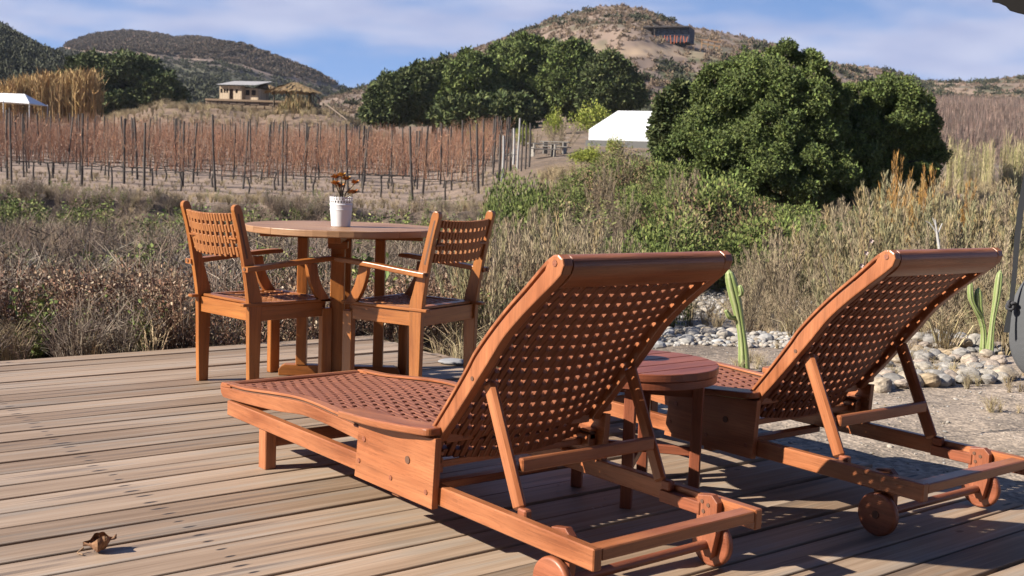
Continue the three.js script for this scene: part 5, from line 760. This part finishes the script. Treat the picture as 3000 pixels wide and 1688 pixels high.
function cactus(label, z, cols) { const p0 = cols[0].path[0], b = at(p0[0], p0[1], z), gy = G(b.x, z), t = thing('cactus', label, 'cactus', [b.x, gy, -z]); cols.forEach((c, i) => { const pts = c.path.map(([px, py, dz = 0], k) => { const p = at(px, py, z); return [p.x - b.x, k === 0 && c.ground ? -0.05 : p.y - gy, dz]; }); part(t, i ? 'arm' : 'stem', cactusCol(pts, wid(c.w, z) / 2, 7 + i), M.glossyLeaf); }); return t; }
cactus('pale green ribbed cactus leaning between the two loungers', 6.6, [{ path: [[1875, 920], [1868, 860], [1856, 780], [1842, 720], [1832, 676]], w: 28, ground: 1 }, { path: [[1846, 745], [1862, 738, 0.03], [1858, 715, 0.03]], w: 14 }, { path: [[1850, 800], [1834, 796, 0.02], [1822, 778, 0.03]], w: 14 }]);
cactus('branching green cactus standing behind the stone ring', 7.7, [{ path: [[2476, 872], [2474, 830], [2466, 795], [2462, 770], [2460, 722]], w: 19, ground: 1 }, { path: [[2468, 800], [2452, 778, 0.02], [2440, 750, 0.02], [2438, 706, 0.02]], w: 15 }]);
cactus('slender bright green cactus right of the branching one', 7.6, [{ path: [[2492, 858], [2497, 810], [2507, 750], [2516, 678]], w: 18, ground: 1 }]);
{ // stones heaped in a ring
  reseed(5001); const geos = [0, 1, 2, 3, 4].map((i) => stoneGeo(20 + i, 1.9, 3)), tex = dataTex(256, 256, (i, j) => { const b = 0.72 + 0.42 * (fbm(i / 256 * 9, j / 256 * 9, 4, 55, 9, 9) - 0.5) + (vnoise(i / 3, j / 3, 57, 85, 85) > 0.85 ? 0.1 : 0); return [b, b * 0.98, b * 0.95]; }), mats = [[0.92, 0.80, 0.66], [0.84, 0.80, 0.74], [0.90, 0.72, 0.50], [0.72, 0.71, 0.71], [0.90, 0.77, 0.68], [0.58, 0.57, 0.57]].map((c) => new THREE.MeshStandardMaterial({ color: KC(...c), map: tex, roughness: 0.9 }));
  const placed = []; let tries = 0;
  const put = (px, py, rMin, rMax, ring) => { // a stone standing where the ground shows at that spot
    let z = 6.5; for (let k = 0; k < 8; k++) { const p = at(px, py, z), f = (EYE - G(p.x, z)) / (EYE - p.y); z *= f; } const p = at(px, py, z), r = rr(rMin, rMax); for (const q of placed) if (Math.hypot(q[0] - p.x, q[1] - z) < (q[2] + r) * 0.62) return; placed.push([p.x, z, r]);
    const m = new THREE.Mesh(pick(geos), pick(mats)); m.name = numbered('stone'); m.castShadow = m.receiveShadow = true; m.position.set(p.x, G(p.x, z) + r * rr(0.28, 0.5), -z); m.rotation.set(rn() * 0.5, R() * 6.3, rn() * 0.5); m.scale.set(r * rr(0.9, 1.3), r * rr(0.75, 1.05), r); scene.add(m);
    const hue = ['tan', 'pale grey', 'ochre', 'mid grey', 'pinkish', 'dark grey'][mats.indexOf(m.material)], side = px < 2310 ? 'left part' : px < 2420 ? 'middle' : 'right part'; tag(m, hue + ' rounded stone ' + ['inside', 'on the front edge of', 'at the back of'][ring] + ' the stone heap, ' + side, 'stone', 'stones of the heap below the cacti');
  };
  while (placed.length < 24 && tries++ < 400) { const t = R(); put(lerp(2195, 2530, t), 975 - 22 * Math.sin(t * 3.1) * 0 + rn() * 10 - 22 * t, 0.042, 0.075, 1); }
  tries = 0; while (placed.length < 38 && tries++ < 400) { const t = R(); put(lerp(2270, 2490, t), 855 + rn() * 12 + 16 * t, 0.045, 0.085, 2); }
  tries = 0; while (placed.length < 130 && tries++ < 2500) put(rr(2215, 2520), rr(875, 958), 0.022, 0.055, 0);
}
{ // bare flowering twig before the farther lounger, pale snag behind it
  reseed(5101); const z = 4.9, t = thing('flowering_twig', 'bare twiggy sapling with a few pale blossoms, left of the farther lounger back', 'sapling', [at(2130, 850, z).x, G(at(2130, 850, z).x, z), -z]), o = t.position, b = new GB(), W = (px, py, dz = 0) => { const p = at(px, py, z); return [p.x - o.x, p.y - o.y, dz]; }, k = [0.20, 0.14, 0.115];
  const lines = [[[2140, 930], [2138, 880], [2110, 820], [2104, 760], [2098, 700]], [[2104, 760], [2080, 690], [2062, 640]], [[2110, 820], [2150, 770], [2165, 690], [2180, 640], [2190, 605]], [[2104, 790], [2140, 745], [2200, 700]], [[2110, 820], [2085, 790], [2075, 760]]]; for (const l of lines) for (let i = 1; i < l.length; i++) b.stick(W(...l[i - 1], rn() * 0.0), W(...l[i]), 0.004 - i * 0.0006, 0.0035 - i * 0.0006, k, 5);
  part(t, 'twig', b.geo(), M.leaf); for (const [px, py] of [[2191, 606], [2178, 636], [2166, 668], [2140, 812], [2106, 770], [2152, 742]]) { const q = W(px, py), l = new GB(); for (let i = 0; i < 5; i++) { const a = i * 1.257; l.leaf(q, [Math.cos(a) * 0.8, Math.sin(a) * 0.8, 0.5], [-Math.sin(a), Math.cos(a), 0], 0.014, 0.006, [0.72, 0.58, 0.55]); } part(t, 'blossom', l.geo(), M.leaf); }
  const z2 = 12.4, p2 = at(2366, 640, z2), s = thing('pale_snag', 'bleached bare snag among the broom above the farther lounger', 'dead branch', [p2.x, G(p2.x, z2), -z2]), b2 = new GB(), W2 = (px, py) => { const p = at(px, py, z2); return [p.x - p2.x, p.y - s.position.y, 0]; }, k2 = [0.62, 0.60, 0.58]; for (const [a, c, r] of [[[2366, 720], [2362, 620], 0.022], [[2362, 620], [2356, 580], 0.018], [[2356, 580], [2352, 552], 0.010], [[2356, 585], [2338, 560], 0.008], [[2358, 590], [2370, 562], 0.008], [[2340, 562], [2328, 556], 0.005], [[2354, 570], [2346, 548], 0.006]]) b2.stick(W2(...a), W2(...c), r, r * 0.7, k2, 6); part(s, 'branch', b2.geo(), M.leaf);
  const w = thing('pale_reed_stalk', 'single pale dry stalk beside the right armchair', 'stalk', [at(1400, 900, 7.2).x, G(at(1400, 900, 7.2).x, 7.2), -7.2]), b3 = new GB(); const A = at(1400, 915, 7.2), B = at(1345, 790, 7.2), D = at(1268, 670, 7.2), f = (p) => [p.x - w.position.x, p.y - w.position.y, 0]; b3.stick(f(A), f(B), 0.004, 0.003, [0.55, 0.43, 0.30], 5); b3.stick(f(B), f(D), 0.003, 0.0015, [0.55, 0.43, 0.30], 5); part(w, 'stalk', b3.geo(), M.leaf);
}
{ // curled dry leaf and small litter on the deck
  reseed(5201); const t = thing('dry_leaf', 'curled brown dry leaf lying on the planks at lower left', 'leaf', [-1.075, 0.0, -2.965], 0.5), b = new GB(), n = 14, k = [0.30, 0.15, 0.075], P = (i, j) => { const u = i / n * 2 - 1, v = j / n, w = 0.036 * Math.sin(Math.PI * clamp(v * 0.93 + 0.07)) * (1 + 0.15 * Math.sin(v * 22)), a = u * 2.2; return [-0.045 + v * 0.085, 0.0235 - Math.cos(a) * w * 0.60 + 0.006 * Math.sin(v * 9 + u * 3) + 0.010 * v, Math.sin(a) * w * 0.75 + 0.012 * Math.sin(v * 3.0)]; };
  for (let i = 0; i < n; i++) for (let j = 0; j < n; j++) { const c = vary(k, 0.3); b.quad(P(i, j), P(i + 1, j), P(i + 1, j + 1), P(i, j + 1), c); const q = (i2, j2) => { const p = P(i2, j2); return [p[0], p[1] + 0.0012, p[2]]; }; b.quad(q(i, j), q(i, j + 1), q(i + 1, j + 1), q(i + 1, j), c); }
  const bl = part(t, 'blade', b.geo(), M.leaf); const s = new GB(); s.stick([-0.045, 0.012, 0.0], [-0.062, 0.004, 0.012], 0.003, 0.002, [0.40, 0.25, 0.15], 5); s.stick([-0.062, 0.004, 0.012], [-0.050, 0.0035, 0.030], 0.002, 0.002, [0.40, 0.25, 0.15], 5); part(t, 'stalk', s.geo(), M.leaf);
  const spots = [[1.02, 0.62], [0.72, 0.9]]; const z3 = (x, y) => [(1400 + x / 4.025) / PX, (1328 + y / 4.025) / PX]; for (const [x, y] of [[915, 465], [1190, 483], [1525, 557], [1590, 620], [1470, 645], [1370, 670], [1880, 715], [970, 380]]) { const [px, py] = z3(x, y); let z = 3.3; for (let k = 0; k < 6; k++) { const p = at(px, py, z); z *= EYE / (EYE - p.y); } const p = at(px, py, z), g = new GB(); g.leaf([0, 0.002, 0], [1, 0.05, 0], [0, 0.1, 1], rr(0.012, 0.02), 0.005, [0.55, 0.48, 0.42]); g.leaf([0, 0.003, 0], [1, 0.1, 0], [0, 0.1, 1], rr(0.010, 0.016), 0.004, [0.55, 0.48, 0.42]); const m = one('petal_flake', g.geo(), M.leaf, 'tiny pale flake on the shaded planks under the nearer lounger', 'flake', 'pale flakes under the lounger'); m.position.copy(p); m.position.y = 0.0005; m.rotation.y = R() * 6; }
  const fs = one('flat_stone', stoneGeo(40, 0.8, 3), plain(0.36, 0.36, 0.38), 'flat grey stone at the deck corner behind the right armchair', 'stone'); fs.position.set(-0.30, 0.012, -6.12); fs.scale.set(0.085, 0.022, 0.06);
}
{ // tent fly over the right edge: dark scalloped eave, tied-back curtain, hanging strap; cabin wall behind the camera
  reseed(5301);
  const dark = plain(0.022, 0.019, 0.018, 0.9), grey = new THREE.MeshStandardMaterial({ color: C(0.17, 0.175, 0.19), roughness: 0.9 });
  const z = 4.6, a = at(2490, -2, z), e = thing('tent_fly', 'dark scalloped canvas eave in the upper right corner', 'awning', [a.x, a.y, -z]), sh = new THREE.Shape(); sh.moveTo(0, 0.04); const pr = [[2496, 6], [2512, 8], [2530, 16], [2540, 27], [2560, 33], [2585, 39], [2610, 50], [2640, 60], [2700, 80]]; for (const [px, py] of pr) { const p = at(px, py, z); sh.lineTo(p.x - a.x, p.y - a.y); } sh.lineTo(1.9, 0.0); sh.lineTo(1.9, 0.12); sh.lineTo(0, 0.10);
  part(e, 'valance', new THREE.ExtrudeGeometry(sh, { depth: 0.012, bevelEnabled: false }), dark); const roof = new THREE.BoxGeometry(1.94, 0.02, 2.6).rotateX(0.22).translate(0.95, 0.385, 1.285); part(e, 'roof_sheet', roof, dark); for (const [x, zz, hh] of [[0.62, 0.03, a.y + 0.10], [1.86, 0.03, a.y + 0.10], [0.62, 2.5, a.y + 0.60], [1.86, 2.5, a.y + 0.60]]) part(e, 'pole', new THREE.CylinderGeometry(0.022, 0.024, hh + 0.06, 10).translate(x, (hh - 0.08) / 2 - a.y, zz), plain(0.09, 0.065, 0.05));
  const cu = at(2688, 700, z + 0.1), c = thing('tied_curtain', 'grey canvas curtain gathered and tied at the right edge', 'curtain', [cu.x, 0, -(z + 0.1)]), prof = spline([[0.11, 1.78], [0.10, 1.40], [0.085, 1.12], [0.055, 0.96], [0.09, 0.84], [0.16, 0.70], [0.185, 0.58], [0.175, 0.44], [0.125, 0.34], [0.04, 0.305], [0.002, 0.303]], 50), g = new GB(), m = 40; for (let i = 0; i < prof.length - 1; i++) for (let k = 0; k < m; k++) { const f = (r, y, kk) => { const an = kk / m * 6.283, q = r * (1 + 0.16 * Math.sin(an * 7 + y * 4)); return [Math.cos(an) * q, y - 0.06, Math.sin(an) * q]; }; g.quad(f(...prof[i], k), f(...prof[i], k + 1), f(...prof[i + 1], k + 1), f(...prof[i + 1], k), [0.115, 0.12, 0.13]); } part(c, 'cloth', g.geo(), new THREE.MeshStandardMaterial({ color: C(K, K, K), vertexColors: true, roughness: 0.9 }));
  const zs = 4.72, s = thing('hanging_strap', 'dark webbing strap with a knot hanging beside the curtain', 'strap', [at(2556, 600, zs).x, 0, -zs]), line = [[2640, 66], [2606, 280], [2577, 465], [2566, 530], [2558, 600], [2552, 680], [2546, 738], [2542, 772], [2536, 800], [2531, 836]], wd = [6, 6.5, 7, 7.5, 7, 6, 6, 5.5, 6, 7.5], sb = new GB(); for (let i = 1; i < line.length; i++) { const A = at(line[i - 1][0], line[i - 1][1], zs), B = at(line[i][0], line[i][1], zs), w0 = wid(wd[i - 1], zs), w1 = wid(wd[i], zs), ox = s.position.x; for (const dz of [0, 0.004]) sb.quad([A.x - ox - w0, A.y, dz], [A.x - ox + w0, A.y, dz], [B.x - ox + w1, B.y, dz], [B.x - ox - w1, B.y, dz], [0.075, 0.08, 0.09]); } part(s, 'webbing', sb.geo(), M.leaf); const kn = at(2543, 768, zs); part(s, 'knot', new THREE.TorusKnotGeometry(0.012, 0.008, 40, 6).translate(kn.x - s.position.x, kn.y, 0), plain(0.06, 0.06, 0.07));
  // the lodge whose porch the camera stands on
  const l = thing('lodge', 'dark timber lodge behind the viewer, out of the frame', 'building', [0, 0, 0]); part(l, 'wall', new THREE.BoxGeometry(9, 3.0, 0.2).translate(-0.5, 1.4, 1.6), plain(0.10, 0.065, 0.045)); part(l, 'porch_roof', new THREE.BoxGeometry(9, 0.12, 2.7).rotateX(0.10).translate(0.2, 2.45, 0.45), plain(0.10, 0.07, 0.05));
}

{ // broad-leaved plants at the deck's far edge
  reseed(5401);
  const mk = (label, px, py, z, h, red) => { const p = at(px, py, z), t = thing('broadleaf_plant', label, 'plant', [p.x, G(p.x, z), -z]), st = new GB(); const stems = red ? 6 : 4;
    const tips = []; for (let i = 0; i < stems; i++) { const a = i * 2.4, q = [Math.cos(a) * h * 0.22, h * rr(0.75, 1), Math.sin(a) * h * 0.22]; st.stick([rn() * 0.02, -0.03, rn() * 0.02], q, 0.009, 0.005, red ? [0.34, 0.045, 0.08] : [0.30, 0.36, 0.14], 6); tips.push(q); }
    part(t, 'stem', st.geo(), M.leaf);
    for (const q of tips) for (let k = 0; k < 6; k++) { const l = new GB(), a = R() * 6.283, e = rr(0.1, 1.0), d = [Math.cos(a) * Math.cos(e), Math.sin(e), Math.sin(a) * Math.cos(e)], f = rr(0.5, 1); l.leaf([q[0] * f, q[1] * f, q[2] * f], d, [-Math.sin(a), 0.2, Math.cos(a)], rr(0.08, 0.14), 0.022, vary(pick([[0.34, 0.42, 0.16], [0.50, 0.54, 0.30], [0.24, 0.32, 0.10]]), 0.2)); part(t, 'leaf', l.geo(), M.leaf); } };
  mk('pale green broad-leaved plant seen between the table and left armchair legs', 722, 850, 7.5, 0.42, false);
  mk('red-stemmed leafy plant just beyond the deck, behind the round table', 792, 850, 7.4, 0.40, true);
  mk('silvery green broad-leaved plant behind the right armchair arm', 1012, 850, 8.2, 0.85, false);
}
renderer.render(scene, camera);
